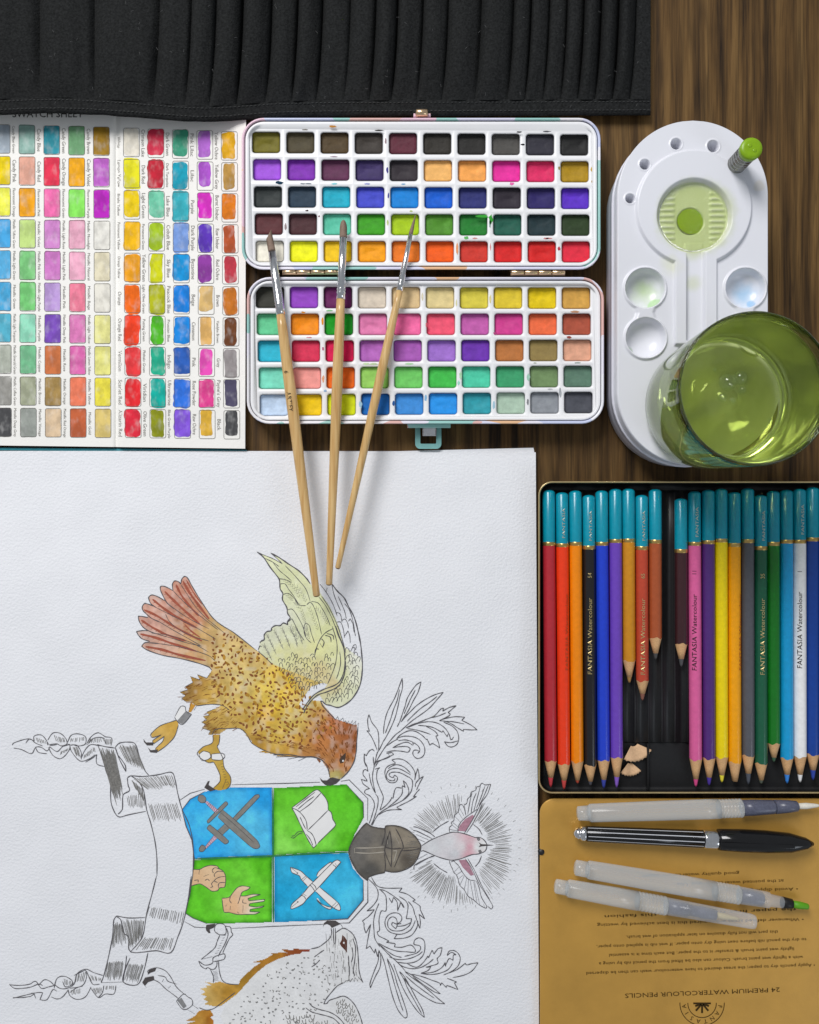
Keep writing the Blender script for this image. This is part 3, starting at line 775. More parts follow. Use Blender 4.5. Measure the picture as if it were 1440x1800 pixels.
def disc_dome(x, y, r, z, h, n=40):
    loops = [[P(x + r * q * math.cos(2 * math.pi * k / n), y + r * q * math.sin(2 * math.pi * k / n), z + h * (1 - q ** 2.2)) for k in range(n)] for q in (1.0, .97, .9, .75, .5, .25, .06)]
    return loft(loops, False, True)
mk('paint_puddle', *disc_dome(1215.5, 386.5, 25, ZT - 0.0029, 0.0004), pm('lime_paint', hexc('8fac0a'), rough=0.12, spec=0.5, var=.1, vscale=200, coat=.3), pal, True)

# film of dirty water in the basin
fm, nt_, b_s = nodes('water_film'); nt_.nodes.remove(b_s)
t_b = N(nt_, 'ShaderNodeBsdfTransparent'); t_b.inputs['Color'].default_value = (.93, .96, .82, 1)
g_b = N(nt_, 'ShaderNodeBsdfGlossy', Roughness=.03); fr_ = N(nt_, 'ShaderNodeFresnel', IOR=1.45); mx_ = N(nt_, 'ShaderNodeMixShader')
nzb = N(nt_, 'ShaderNodeTexNoise', Scale=160.0); bpb = N(nt_, 'ShaderNodeBump', Strength=.5, Distance=.001)
L(nt_, nzb.outputs['Fac'], bpb.inputs['Height']); L(nt_, bpb.outputs['Normal'], g_b.inputs['Normal'])
L(nt_, fr_.outputs[0], mx_.inputs[0]); L(nt_, t_b.outputs[0], mx_.inputs[1]); L(nt_, g_b.outputs[0], mx_.inputs[2]); L(nt_, mx_.outputs[0], nt_.nodes['Material Output'].inputs['Surface'])
loops = []
for q in (1.0, .985, .95, .7, .4, .06):
    loops.append([P(1219 + (61.5 + 2.2 * mnoise.noise(Vector((math.cos(a) * 2, math.sin(a) * 2, 4)))) * q * math.cos(a), 381 + (61.5 + 2.2 * mnoise.noise(Vector((math.cos(a) * 2, math.sin(a) * 2, 4)))) * q * math.sin(a), ZT - .0013 + (.0006 if q == 1 else .0002 if q > .98 else 0)) for a in [2 * math.pi * k / 64 for k in range(64)]])
mk('water_film', *loft(loops, False, True), fm, pal, True)

# green-capped brush standing in a palette hole, seen from above
gb = empty('standing_brush', P(1293, 291, ZT), 'small lime green capped spring-bodied brush standing in a palette hole', 'brush')
bx_ = P(1293, 291, ZT)
b0 = Vector((bx_.x, bx_.y, ZT - 0.0085)); b1 = b0 + Vector((0, 0, 0.04))
prof = []
t_ = 0.0
while t_ < 0.0165:
    prof += [(t_, .0030), (t_ + .0007, .0040), (t_ + .0019, .0040), (t_ + .0026, .0030)]
    t_ += .0030
prof = [(0, .0028), (.0088, .0028)] + [(p[0] + .009, p[1] + .0011) for p in prof]
mk('spring_body', *lathe(b0, b1, prof, 24), pm('dark_steel', (.32, .32, .30), rough=.22, metal=1.0, var=.2, vscale=900), gb, True)
top = prof[-1][0]
mk('cap', *lathe(b0, b1, [(top, .0045), (top + .0004, .0055), (top + .0035, .0058), (top + .0043, .0054), (top + .0045, .0036), (top + .0045, .0004)], 30), pm('lime_plastic', hexc('86ae14'), rough=.35, sss=.1), gb, True)
tp = b0 + Vector((0, 0, top + .0044))
for dx, dy, r in ((-.0010, .0014, .0013), (.0014, -.0012, .0011)):
    q = tp + Vector((dx, dy, 0))
    mk('cap_dimple', *lathe(q, q + Vector((0, 0, 1)), [(0, r), (.0002, r * .9), (.0003, r * .4)], 14), bpy.data.materials['lime_plastic'], gb, True)

# ------------------------------------------------------------------ glass of green rinse water
JX, JY = 485 * S, 173 * S
jar = empty('glass_tumbler', (JX, JY, ZT), 'clear glass tumbler of lime green rinse water standing on the palette', 'glass')
def bubble_mat():
    m, nt, b = nodes('bubble_skin')
    nt.nodes.remove(b)
    t = N(nt, 'ShaderNodeBsdfTransparent'); t.inputs['Color'].default_value = (0.955, 0.98, 0.955, 1)
    g = N(nt, 'ShaderNodeBsdfGlossy', Roughness=0.0); g.inputs['Color'].default_value = (1, 1, 1, 1)
    lw = N(nt, 'ShaderNodeLayerWeight', Blend=0.5)
    pw = N(nt, 'ShaderNodeMath', operation='POWER'); pw.inputs[1].default_value = 4.2; L(nt, lw.outputs['Facing'], pw.inputs[0])
    fr = N(nt, 'ShaderNodeMapRange'); fr.inputs['To Min'].default_value = .045; fr.inputs['To Max'].default_value = .95; L(nt, pw.outputs[0], fr.inputs['Value'])
    mx = N(nt, 'ShaderNodeMixShader')
    L(nt, fr.outputs[0], mx.inputs[0]); L(nt, t.outputs[0], mx.inputs[1]); L(nt, g.outputs[0], mx.inputs[2])
    L(nt, mx.outputs[0], nt.nodes['Material Output'].inputs['Surface'])
    return m
def glass_mat():
    m, nt, b = nodes('clear_glass')
    nt.nodes.remove(b)
    g = N(nt, 'ShaderNodeBsdfGlass', IOR=1.47, Roughness=0.0); g.inputs['Color'].default_value = (0.985, 0.995, 0.985, 1)
    L(nt, g.outputs[0], nt.nodes['Material Output'].inputs['Surface'])
    return m
def water_mat():
    m, nt, b = nodes('green_rinse_water')
    nt.nodes.remove(b)
    out = nt.nodes['Material Output']
    g = N(nt, 'ShaderNodeBsdfGlass', IOR=1.33, Roughness=0.0); g.inputs['Color'].default_value = (0.99, 1.0, 0.97, 1)
    d = N(nt, 'ShaderNodeBsdfTranslucent'); d.inputs['Color'].default_value = (*hexc('cfe85a'), 1)
    d2 = N(nt, 'ShaderNodeBsdfDiffuse'); d2.inputs['Color'].default_value = (*hexc('c4dc58'), 1)
    m0 = N(nt, 'ShaderNodeMixShader'); m0.inputs[0].default_value = 0.72
    L(nt, d.outputs[0], m0.inputs[1]); L(nt, d2.outputs[0], m0.inputs[2])
    # clouds of pigment hanging in the water
    tc = N(nt, 'ShaderNodeTexCoord'); nz = N(nt, 'ShaderNodeTexNoise', Scale=30.0, Detail=3.0, Roughness=.5, Distortion=1.0); L(nt, tc.outputs['Object'], nz.inputs['Vector'])
    cl = N(nt, 'ShaderNodeMapRange', interpolation_type='SMOOTHSTEP'); cl.inputs['From Min'].default_value = .36; cl.inputs['From Max'].default_value = .66; cl.inputs['To Min'].default_value = .06; cl.inputs['To Max'].default_value = .22
    L(nt, nz.outputs['Fac'], cl.inputs['Value'])
    cm = N(nt, 'ShaderNodeMix', data_type='RGBA'); cm.inputs[6].default_value = (*hexc('bcd838'), 1); cm.inputs[7].default_value = (*hexc('daf060'), 1)
    L(nt, nz.outputs['Fac'], cm.inputs[0]); L(nt, cm.outputs[2], d2.inputs['Color'])
    mx = N(nt, 'ShaderNodeMixShader'); L(nt, cl.outputs['Result'], mx.inputs[0])
    L(nt, g.outputs[0], mx.inputs[1]); L(nt, m0.outputs[0], mx.inputs[2])
    L(nt, mx.outputs[0], out.inputs['Surface'])
    va = N(nt, 'ShaderNodeVolumeAbsorption', Density=13.0); va.inputs['Color'].default_value = (0.89, 0.985, 0.0, 1)
    L(nt, va.outputs[0], out.inputs['Volume'])
    return m
base = Vector((JX, JY, ZT + 0.0004)); up_ = base + Vector((0, 0, 1))
JH = 0.068
prof = [(0.0012, .0006), (0.0008, .010), (0.0002, .024), (0, .0300), (.0012, .0328), (.005, .0342), (.020, .0350), (.045, .0356), (JH - .0012, .0360), (JH - .0005, .0359), (JH, .0356), (JH + .0002, .0353), (JH, .0350), (JH - .0005, .03475), (JH - .0012, .0347), (.045, .0343), (.020, .0336), (.009, .0322), (.0072, .0305), (.0066, .0240), (.0072, .0130), (.0090, .0105), (.0130, .0082), (.0165, .0055), (.0180, .0025), (.0184, .0004)]
GM = glass_mat(); BM = bubble_mat()
mk('glass_wall', *lathe(base, up_, prof, 72), GM, jar, True)
WH = .0595
wprof = [(.0182, .0004), (.0178, .0025), (.0163, .0055), (.0128, .0082), (.0088, .0105), (.0070, .0130), (.0064, .0240), (.0070, .0307), (.0089, .0324), (.020, .03375), (.040, .03425), (WH - .001, .0347), (WH + .0006, .0347), (WH - .0001, .0330), (WH - .0005, .031), (WH - .0005, .0005)]
mk('rinse_water', *lathe(base, up_, wprof, 72), water_mat(), jar, True)
for k_, (dx, dy, r) in enumerate(((-.010, .004, .0042), (-.004, .006, .0034), (-.0125, -.003, .0022), (-.003, .0005, .0019), (-.0075, -.0045, .0014), (.010, -.014, .0011), (-.016, .010, .0010))):
    q = base + Vector((dx, dy, WH - .0006))
    mk('bubble', *lathe(q, q + Vector((0, 0, 1)), [(r * math.sin(t_), r * math.cos(t_)) for t_ in [i * math.pi / 2 / 8 for i in range(9)]][:-1] + [(r * .998, r * .04)], 24), BM, jar, True)

# ------------------------------------------------------------------ pencil tin
pt = empty('pencil_tin', P(1200, 1120, 0), 'open black-lined pencil tin with thin gold rim holding coloured pencils', 'pencil tin')
ZK = 0.0135
def kr(i, z, r=24): return [P(x, y, z) for x, y in rrect(947 + i, 846.5 + i, 1474 - i, 1394.5 - i, max(2, r - i), 8)]
mk('tin_wall', *loft([kr(2, 0.0004), kr(0.8, 0.0015), kr(0.3, ZK - .0014), kr(-.3, ZK - .0006)], True, False), M['black_plastic'], pt, True)
mk('gold_rim', *loft([kr(-.3, ZK - .0007), kr(-.5, ZK - .0002), kr(0.4, ZK), kr(1.6, ZK), kr(2.4, ZK - .0006), kr(2.6, ZK - .0014)]), pm('gold_rim_enamel', hexc('cbb585'), rough=.3, metal=.6), pt, True)
mk('lining', *loft([kr(2.6, ZK - .0013), kr(3.2, 0.0050), kr(6, 0.0022), kr(12, 0.0018)], False, True), M['black_plastic'], pt, True)
PZ = 0.0076
PR = 0.00358
kP = S * (D - PZ) / D
# ridged black tray: shallow round grooves at the pencil pitch
xs = np.arange(953, 1456, 1.35)
def groove(x):
    u = ((x - 964.7 - 0.0) / 23.35) % 1.0
    u = min(u, 1 - u)
    return 0.0026 + 0.0016 * (1 - math.cos(u * 2 * math.pi)) / 2 + (0.0 if u < .42 else 0.0005)
rows = []
for y, dz in ((862, -.0016), (864, 0), (960, 0), (1100, 0), (1200, 0), (1304, 0), (1306, -.0022)):
    rows.append([P(x, y, max(.0019, groove(x) + dz)) for x in xs])
mk('ridged_tray', *loft(rows, closed=False), M['black_plastic'], pt, True)
mk('divider', *box(*P(1137, 1388, .004)[:2], *P(1140.5, 1307, .004)[:2], .0018, .0052, .0003), M['black_plastic'], pt)

teal = hexc('0a93ab')
PENCILS = [ # x top, y top, cap bottom, body end, lead start, tip, body colour, lead colour, x at tip, words
 (964.7, 861, 952.5, 1335, 1366, 1383.5, 'b12a36', 'c9404a', 968.4, 'crimson pencil, leftmost in the tin beside the drawing pad', ''),
 (988, 865.4, 955, 1340.7, 1371, 1387.4, 'ea3c16', 'cc4a48', 991.8, 'vermilion red pencil between the crimson and orange pencils', 'rc'),
 (1011.4, 862, 952.5, 1336.8, 1371, 1376.7, 'fb8606', 'c85440', 1015.4, 'bright orange pencil with worn red-brown lead in the tin', ''),
 (1035, 870, 959, 1342.6, 1373, 1380.6, '1c1a1c', '55555f', 1038.2, 'black pencil with gold lettering beside the blue pencil', 'gcn54'),
 (1057.7, 862, 952.5, 1334, 1370, 1385.4, '1f3fc6', '3c48a8', 1061.6, 'royal blue pencil between the black and violet pencils', ''),
 (1081.8, 859, 947.6, 1329, 1365, 1384.4, '6b43b4', '8a60c8', 1084.4, 'violet pencil beside the short ochre pencil', ''),
 (1104.7, 858.6, 946.7, 1160, 1190, 1199.7, 'c8861c', 'a8804a', 1106.6, 'short ochre yellow pencil beside the violet pencil', ''),
 (1128, 870, 960, 1195, 1219, 1230.8, 'b8452e', '8a5a4a', 1129.5, 'short brick red pencil between two worn brown stubs', 'gcn65'),
 (1151.8, 859.5, 948.6, 1119.7, 1148, 1159, 'a5512c', '4a4a4a', 1152.6, 'very short sienna brown pencil beside the empty groove', ''),
 (1197, 876, 965, 1129.7, 1158, 1171.5, '3a1e22', '505052', 1197.8, 'very short dark brown pencil beside the pink pencil', ''),
 (1220.9, 863.4, 952.5, 1333, 1368.9, 1382.5, 'd86098', 'e05090', 1223.4, 'pink pencil with dark lettering beside the purple pencil', 'kcn11'),
 (1245, 860.7, 949.6, 1331, 1366, 1380.5, '4f2a74', '5038a0', 1246.8, 'dark purple pencil between the pink and yellow pencils', ''),
 (1267.5, 859, 946.7, 1329, 1362, 1374.7, 'f2d208', 'f0e040', 1269.2, 'lemon yellow pencil between the purple and golden pencils', ''),
 (1290.7, 864.6, 954.4, 1337.8, 1372.8, 1373.7, 'f0a008', 'e6b088', 1292.2, 'golden yellow pencil beside the grey pencil', 't'),
 (1314.2, 858, 947.6, 1326, 1359, 1378.6, '55565c', '505560', 1315.8, 'grey pencil between the golden and dark green pencils', ''),
 (1337.3, 869.9, 960, 1339.7, 1370.8, 1377.6, '1a5a40', '60685c', 1338.4, 'dark green pencil with worn gold lettering', 'gcn35'),
 (1359.3, 862.7, 952.5, 1304.7, 1331, 1338.8, '12701c', '406048', 1360.4, 'shorter mid green pencil between the dark green and sky blue ones', ''),
 (1382.6, 860.7, 948.6, 1331, 1361, 1376.7, '1498d0', '3a88e0', 1383.8, 'sky blue pencil beside the white pencil', ''),
 (1405.4, 859, 948.6, 1328, 1361, 1374.7, 'eeeef2', 'f4f4f4', 1406.7, 'white pencil with black lettering in the tin', 'kcn1'),
 (1428.3, 856, 944.7, 1324, 1353, 1370.8, '123f94', '3048a8', 1429.5, 'navy blue pencil beside the white pencil', '')]
M['cap_foil'] = pm('cap_silver_foil', hexc('c8cfc0'), rough=.35, metal=.5, var=.3, vscale=900)
M['rust_print'] = pm('rust_print', hexc('b0491a'), rough=.5, var=.3, vscale=900)
for i, (xt, y0, yc, yw, yl, yp, hb, hl, xp, lab, mk_) in enumerate(PENCILS):
    A = P(xt, y0, PZ); B = P(xp, yp, PZ)
    t = empty('coloured_pencil', P(xt, (y0 + yp) / 2, PZ - PR), lab, 'pencil', 'coloured pencils in the tin')
    tot = (B - A).length
    q = lambda y: tot * (y - y0) / (yp - y0)
    ph = rnd.uniform(0, 6)
    wav = lambda a: 0.00045 * math.cos(3 * a + ph) + 0.0003 * math.cos(6 * a)
    mk('end_cap', *lathe(A, B, [(0, .0004), (.0002, .0018), (.0007, .0029), (.0016, PR), (q(yc), PR)], 20, caps=(True, False)), M['lacquer'], t, True, color=teal)
    mk('gold_band', *lathe(A, B, [(q(yc), PR), (q(yc) + .0002, PR * 1.03), (q(yc + 5.5), PR * 1.03), (q(yc + 6.5), PR)], 20, caps=(False, False)), M['gold'], t, True)
    mk('body', *lathe(A, B, [(q(yc + 6.5), PR), (q(yw), PR), (q(yw) + .0003, PR * .985)], 20, caps=(False, False), wave=lambda j, a: wav(a) if j else 0), M['lacquer'], t, True, color=hexc(hb, 1.1))
    wide = .30 + .32 * (yp - yl) / (yp - yw)
    rl = PR * min(.62, wide)
    if yp - yl < 2.5: rl = PR * .42
    mk('sharpened_wood', *lathe(A, B, [(q(yw) + .0003, PR * .98), (q(yw) * .5 + q(yl) * .5, (PR * .98 + rl) / 2), (q(yl), rl)], 20, wave=lambda j, a: wav(a) * (1 - j * .5), caps=(False, True)), M['pencil_wood'], t, True)
    mk('lead', *lathe(A, B, [(q(yl) - .0002, rl * 1.01), (q(yl) * .3 + q(yp) * .7, rl * .62), (q(yp), rl * .3)], 16, caps=(False, True), wave=lambda j, a: wav(a) * .5 if j == 0 else 0), M['lead'], t, True, color=hexc(hl, 1.05))
    def zf(px, py):
        ax_ = xt + (xp - xt) * (py - y0) / (yp - y0)
        dx = (px - ax_) * kP
        return P(px, py, PZ) + Vector((0, 0, math.sqrt(max(0, PR * PR - dx * dx)) + 0.00026))
    xc = lambda y: xt + (xp - xt) * (y - y0) / (yp - y0)
    if 'c' in mk_:
        text('lettering', 'FANTASIA', xc(910) + 3, y0 + 80, -90, 5, M['cap_foil'], t, 0, length=52, zf=zf)
    if mk_[:1] in ('g', 'k'):
        im = {'g': M['gold_foil'], 'k': M['black_ink']}[mk_[0]]
        num = mk_.split('n')[1]
        off = yc - 952
        text('lettering', 'FANTASIA Watercolour', xc(1100) + (2 if mk_[0] == 'g' else -1.0), 1176 + off, -90, 7.2, im, t, 0, length=133, zf=zf)
        text('lettering', num, xc(1000) + (2 if mk_[0] == 'g' else -1.0), 1008 + off, -90, 6.6, im, t, 0, zf=zf)
    if mk_[:1] == 'r': text('lettering', 'FANTASIA Watercolour', xc(1100) + 8.0, 1176, -90, 5.6, M['rust_print'], t, 0, length=133, zf=zf)
    if mk_[:1] == 't': text('lettering', 'FANTASIA Watercolour', xc(1100) + 9.0, 1176, -90, 4.6, M['rust_print'], t, 0, length=133, zf=zf)

# pencil shavings in the open well
def shaving(label, c, a0, a1, r0, r1, edge, curl):
    t = empty('pencil_shaving', P(*c, .002), label, 'pencil shaving', 'pencil shavings in the tin')
    n = 22; g = []; g2 = []
    for k in range(n + 1):
        a = math.radians(a0 + (a1 - a0) * k / n)
        row = []
        for j in range(7):
            u = j / 6
            r = r0 + (r1 - r0) * u + (1.2 * math.sin(k * 2.3) if j == 6 else 0)
            z = .0026 + curl * (math.sin(k * .45) * .35 + .5) * u ** 1.5 + curl * 1.1 * (k / n) ** 2
            row.append(P(c[0] + r * math.cos(a), c[1] + r * math.sin(a), z))
        g.append(row)
    o = mk('shaving_curl', *loft(g, closed=False), pm('shaving_wood', hexc('e3bb92'), rough=.7, var=.15, vscale=900) if 'shaving_wood' not in bpy.data.materials else bpy.data.materials['shaving_wood'], t, True)
    o.modifiers.new('thick', 'SOLIDIFY').thickness = .0003
    rim = [[p + Vector((0, 0, .0002)) for p in row[5:]] for row in g]
    o = mk('painted_edge', *loft(rim, closed=False), M['wash'], t, True, color=hexc(edge))
shaving('curled wood shaving with dark green edge, upper of two in the tin', (1113, 1304), 24, 118, 8, 35, '4a5a20', .0022)
shaving('pale fan-shaped wood shaving, lower of two in the tin', (1107, 1338), 40, 128, 4, 26, 'd8b8a0', .0016)

# ------------------------------------------------------------------ gold lid with instructions
lid = empty('tin_lid', P(1200, 1620, 0), 'gold tin lid printed with upside down pencil instructions', 'tin lid')
ZL = 0.0085
def lr(i, z): return [P(x, y, z) for x, y in rrect(949 + i, 1403 + i, 1476 - i, 1990 - i, 26 - i if i < 20 else 6, 8)]
mk('lid_panel', *loft([lr(0, .0004), lr(0, ZL - .001), lr(.8, ZL - .0003), lr(2.4, ZL), lr(24, ZL - .00005)], True, True), M['gold_lid'], lid, True)
mk('lid_dent', *lathe(P(951.5, 1497, ZL - .001), P(951.5, 1497, 1), [(0, .0020), (.0012, .0018), (.0016, .001)], 16), M['black_plastic'], lid, True)
ZLT = ZL + 0.00008
LINES = [('24 PREMIUM WATERCOLOUR PENCILS', 1371, 1736, 1099, 1747, 9.5), ('• Apply pencils dry to paper; the areas desired to have watercolour wash can then be dispersed', 1433, 1694, 1031, 1709, 6.6),
 ('with a lightly wet paint brush. Colour can also be lifted from the pencil nib by using a', 1412, 1680, 1053, 1692, 6.6), ('lightly wet paint brush & transfer it to the paper. But each time it is essential', 1396, 1665.5, 1071, 1677, 6.6),
 ('to dry the pencil nib before next using dry onto paper. If wet nib is applied onto paper,', 1418, 1649, 1049, 1662, 6.6), ('this part will not fully dissolve on later application of wet brush.', 1368, 1635.5, 1101, 1645, 6.6),
 ('• Whenever defined areas are required this is best achieved by wetting', 1413, 1613.5, 1050, 1624, 6.6), ('the paper first then drawn in this fashion', 1400, 1596, 1063, 1609, 6.6),
 ('• Avoid dipping', 1403, 1560, 1318, 1563, 6.6), ('at the pointed watercolour end. Use', 1378, 1546, 1190, 1552, 6.6), ('good quality watercolour paper', 1300, 1532.5, 1128, 1538, 6.6)]
for s, xa, ya, xb, yb2, cap in LINES:
    ang = math.degrees(math.atan2(yb2 - ya, xb - xa))
    text('printed_line', s, xa, ya, ang, cap * .82, M['tin_print'], lid, ZLT, length=math.hypot(xb - xa, yb2 - ya))
def arc_ring(cx_, cy_, r, w, a0, a1, z, n=48):
    g = []
    for k in range(n + 1):
        a = math.radians(a0 + (a1 - a0) * k / n)
        g.append([P(cx_ + q * math.cos(a), cy_ + q * math.sin(a), z) for q in (r - w / 2, r + w / 2)])
    return loft(g, closed=False)
cx_, cy_ = 1234.5, 1764
A_ = ([], [])
addm(A_, arc_ring(cx_, cy_, 39, 1.3, -2, 182, ZLT)); addm(A_, arc_ring(cx_, cy_, 25, 1.3, -2, 182, ZLT))
addm(A_, ([P(x, y, ZLT + 2e-5) for x, y in ((1219, 1762.5), (1250, 1762.5), (1250, 1765.5), (1219, 1765.5))], [(0, 1, 2, 3)]))
for a in (22, 50, 90, 130, 158):
    c, s_ = math.cos(math.radians(a)), math.sin(math.radians(a))
    ln_ = 17 if a in (50, 90, 130) else 13
    w = 1.7
    addm(A_, ([P(cx_ + c * q - s_ * e_, cy_ + s_ * q + c * e_, ZLT + 3e-5) for q, e_ in ((2, -w), (ln_, -w), (ln_, w), (2, w))], [(0, 1, 2, 3)]))
mk('printed_emblem', *A_, M['tin_print'], lid)
for k, ch in enumerate('FANTASIA'):
    a = 10 + 160 * k / 7
    r = 28.5
    x, y = cx_ + r * math.cos(math.radians(a)), cy_ + r * math.sin(math.radians(a))
    v, f, a_, b_ = text_data(ch)
    # letters stand outwards, read with the emblem upside down
    ang = a + 90
    half = (b_ - a_) / 2 * 8.2 / .7 * .82
    text('printed_letter', ch, x - half * math.cos(math.radians(ang)), y - half * math.sin(math.radians(ang)), ang, 7.4, M['tin_print'], lid, ZLT)

# ------------------------------------------------------------------ water brushes and the pen on the lid
def frost(name, col, tr, rough):
    m, nt, b = nodes(name)
    b.inputs['Base Color'].default_value = (*col, 1); b.inputs['Roughness'].default_value = rough
    b.inputs['Transmission Weight'].default_value = tr; b.inputs['IOR'].default_value = 1.2
    nz = N(nt, 'ShaderNodeTexNoise', Scale=500.0); mr = N(nt, 'ShaderNodeMapRange'); mr.inputs['To Min'].default_value = rough * .7; mr.inputs['To Max'].default_value = rough * 1.3
    L(nt, nz.outputs['Fac'], mr.inputs['Value']); L(nt, mr.outputs['Result'], b.inputs['Roughness'])
    return m
def milky(name, col, see, rough):
    """thin milky plastic: part of the light passes straight through the wall"""
    m, nt, b = nodes(name)
    b.inputs['Base Color'].default_value = (*col, 1); b.inputs['Roughness'].default_value = rough; b.inputs['Specular IOR Level'].default_value = .7
    t = N(nt, 'ShaderNodeBsdfTransparent'); t.inputs['Color'].default_value = (.97, .98, .99, 1)
    lw = N(nt, 'ShaderNodeLayerWeight', Blend=0.35)
    mr = N(nt, 'ShaderNodeMapRange'); mr.inputs['To Min'].default_value = see; mr.inputs['To Max'].default_value = see * .35
    L(nt, lw.outputs['Facing'], mr.inputs['Value'])
    mx = N(nt, 'ShaderNodeMixShader'); L(nt, mr.outputs['Result'], mx.inputs[0])
    L(nt, b.outputs[0], mx.inputs[1]); L(nt, t.outputs[0], mx.inputs[2])
    L(nt, mx.outputs[0], nt.nodes['Material Output'].inputs['Surface'])
    return m
M['frosted'] = milky('frosted_plastic', hexc('e6ecef'), .72, .16)
M['clear_plastic'] = milky('clear_plastic', hexc('f0f3f6'), .82, .1)
M['smoke'] = pm('smoky_plastic', hexc('5d6072'), rough=.3, var=.3, vscale=700)
def wrod(name, label, a, b_, parts, k2=1.0, z=None, cat='water brush', group='translucent water brushes on the lid'):
    """rod from pixel a to b_; parts = (name, material, [(t, half width px)...], sub)"""
    zc = z
    t = empty(name, P((a[0] + b_[0]) / 2, (a[1] + b_[1]) / 2, ZL), label, cat, group)
    A, B = P(*a, zc), P(*b_, zc); tot = (B - A).length; k = S * (D - zc) / D
    for pn, mat, pr in parts:
        mk(pn, *lathe(A, B, [(tot * u, w * k) for u, w in pr], 24), mat, t, True)
    return t
def ribs_(u0, u1, w, n):
    o = []
    for k in range(n):
        a = u0 + (u1 - u0) * k / n; d = (u1 - u0) / n
        o += [(a, w * .93), (a + d * .3, w), (a + d * .65, w), (a + d * .95, w * .93)]
    return o
RW = 16.5
zA = ZL + RW * S * (D - ZL) / D + .0002
ob = pm('off_white_hair', hexc('e6e2d6'), rough=.6, var=.2, vscale=2500)
gh = pm('green_tinted_hair', hexc('5ea51c'), rough=.5, var=.2, vscale=2500)
wrod('water_brush', 'frosted water brush without cap, lying nearest the pencil tin', (1015, 1430), (1444, 1416), [
  ('barrel_end', M['frosted'], [(0, 9), (.004, 12), (.05, 13)]),
  ('barrel', M['frosted'], [(.045, 13), (.055, 15.5), (.32, 16.6), (.46, 16.8), (.52, 16.8), (.53, 17), (.58, 16.6)]),
  ('grip_ribs', M['frosted'], ribs_(.58, .675, 16, 7)),
  ('valve', M['smoke'], [(.675, 13.5), (.72, 13.5), (.80, 12), (.81, 10.5)]),
  ('nozzle', M['smoke'], [(.81, 12), (.87, 10.5), (.90, 9), (.905, 6.5)]),
  ('brush_tip', ob, [(.905, 5), (.94, 5.4), (.98, 3.2), (1, .8)])], z=zA)
wrod('ink_pen', 'black striped pen with silver band and gem end, between the water brushes', (1008, 1464.5), (1430, 1483.5), [
  ('barrel', M['black_gloss'], [(.05, 11.5), (.055, 13), (.30, 14.2), (.54, 15)]),
  ('silver_band', M['steel'], [(.54, 15.2), (.545, 16), (.59, 16.4), (.60, 15.6)]),
  ('pen_cap', M['black_gloss'], [(.60, 15.6), (.605, 18), (.70, 19.5), (.80, 19.3), (.90, 17), (.97, 10), (1, 3)]),
  ('gem_collar', M['steel'], [(.026, 9), (.03, 12), (.046, 13), (.052, 11.5)]),
  ('gem', M['steel'], [(0, 4), (.008, 8), (.02, 10.5), (.03, 9)])], z=ZL + 19.6 * S * (D - ZL) / D, cat='pen', group=None)
pen = [o for o in bpy.data.objects if o.name.startswith('ink_pen')][0]
# pale pinstripes along the pen barrel
zc = ZL + 19.6 * S * (D - ZL) / D; kk = S * (D - zc) / D
A, B = P(1008, 1464.5, zc), P(1430, 1483.5, zc); ax = (B - A).normalized(); tot = (B - A).length
sd = ax.cross(Vector((0, 0, 1))).normalized(); upv = sd.cross(ax)
st_m = pm('pinstripe', hexc('cfd2d8'), rough=.35)
for deg in (25, 58, 90, 122, 155):
    g = []
    for u in (.057, .3, .535):
        r = (13.0 + (u - .055) / .485 * 2.1) * kk + .00012
        g.append([A + ax * tot * u + sd * r * math.cos(math.radians(deg + e)) + upv * r * math.sin(math.radians(deg + e)) for e in (-2.6, 2.6)])
    mk('pinstripe', *loft(g, closed=False), st_m, pen)
g = [[A + ax * tot * u + sd * w * e * kk + upv * (h_ * kk) for e in (-1, 1)] for u, w, h_ in ((.905, 3, 18), (.62, 3.2, 21.5), (.60, 2, 19))]
mk('pocket_clip', *loft(g, closed=False), M['black_gloss'], pen)
wrod('water_brush', 'frosted water brush with black collar and green-stained tip', (1011, 1525), (1421, 1594), [
  ('barrel_end', M['frosted'], [(0, 10), (.004, 13), (.055, 13.5)]),
  ('barrel', M['frosted'], [(.052, 13.5), (.06, 15.5), (.30, 16.8), (.47, 17), (.475, 17.4), (.485, 17), (.60, 16.6)]),
  ('grip_ribs', M['frosted'], ribs_(.60, .705, 16, 7)),
  ('valve', M['smoke'], [(.705, 12.5), (.80, 12), (.805, 10)]),
  ('clear_sleeve', M['clear_plastic'], [(.705, 14.5), (.83, 13.5), (.835, 11), (.89, 9.5)]),
  ('collar', M['black_plastic'], [(.888, 9), (.89, 9.8), (.93, 8.4), (.932, 6.5)]),
  ('brush_tip', gh, [(.932, 6), (.96, 6.4), (.995, 5.2), (1, 4.2)])], z=zA)
wrod('water_brush', 'capped frosted water brush with cream hair, lowest on the lid', (976, 1557.5), (1328, 1621), [
  ('barrel_end', M['frosted'], [(0, 9), (.005, 12), (.06, 12.5)]),
  ('barrel', M['frosted'], [(.058, 12.5), (.068, 15), (.30, 16.2), (.41, 16.4)]),
  ('grip_ribs', M['frosted'], ribs_(.41, .555, 16, 8)),
  ('valve', M['smoke'], [(.555, 12.5), (.66, 12), (.665, 9.5), (.72, 9.5), (.725, 10.5), (.80, 9.5), (.805, 5)]),
  ('brush_tip', pm('cream_hair', hexc('cbb98a'), rough=.6, var=.3, vscale=2500), [(.805, 5), (.84, 5.4), (.90, 3), (.93, .7)]),
  ('clear_cap', M['clear_plastic'], [(.555, 14.6), (.75, 13.6), (.975, 12.6), (.995, 11.6), (1, 8)])], z=zA)
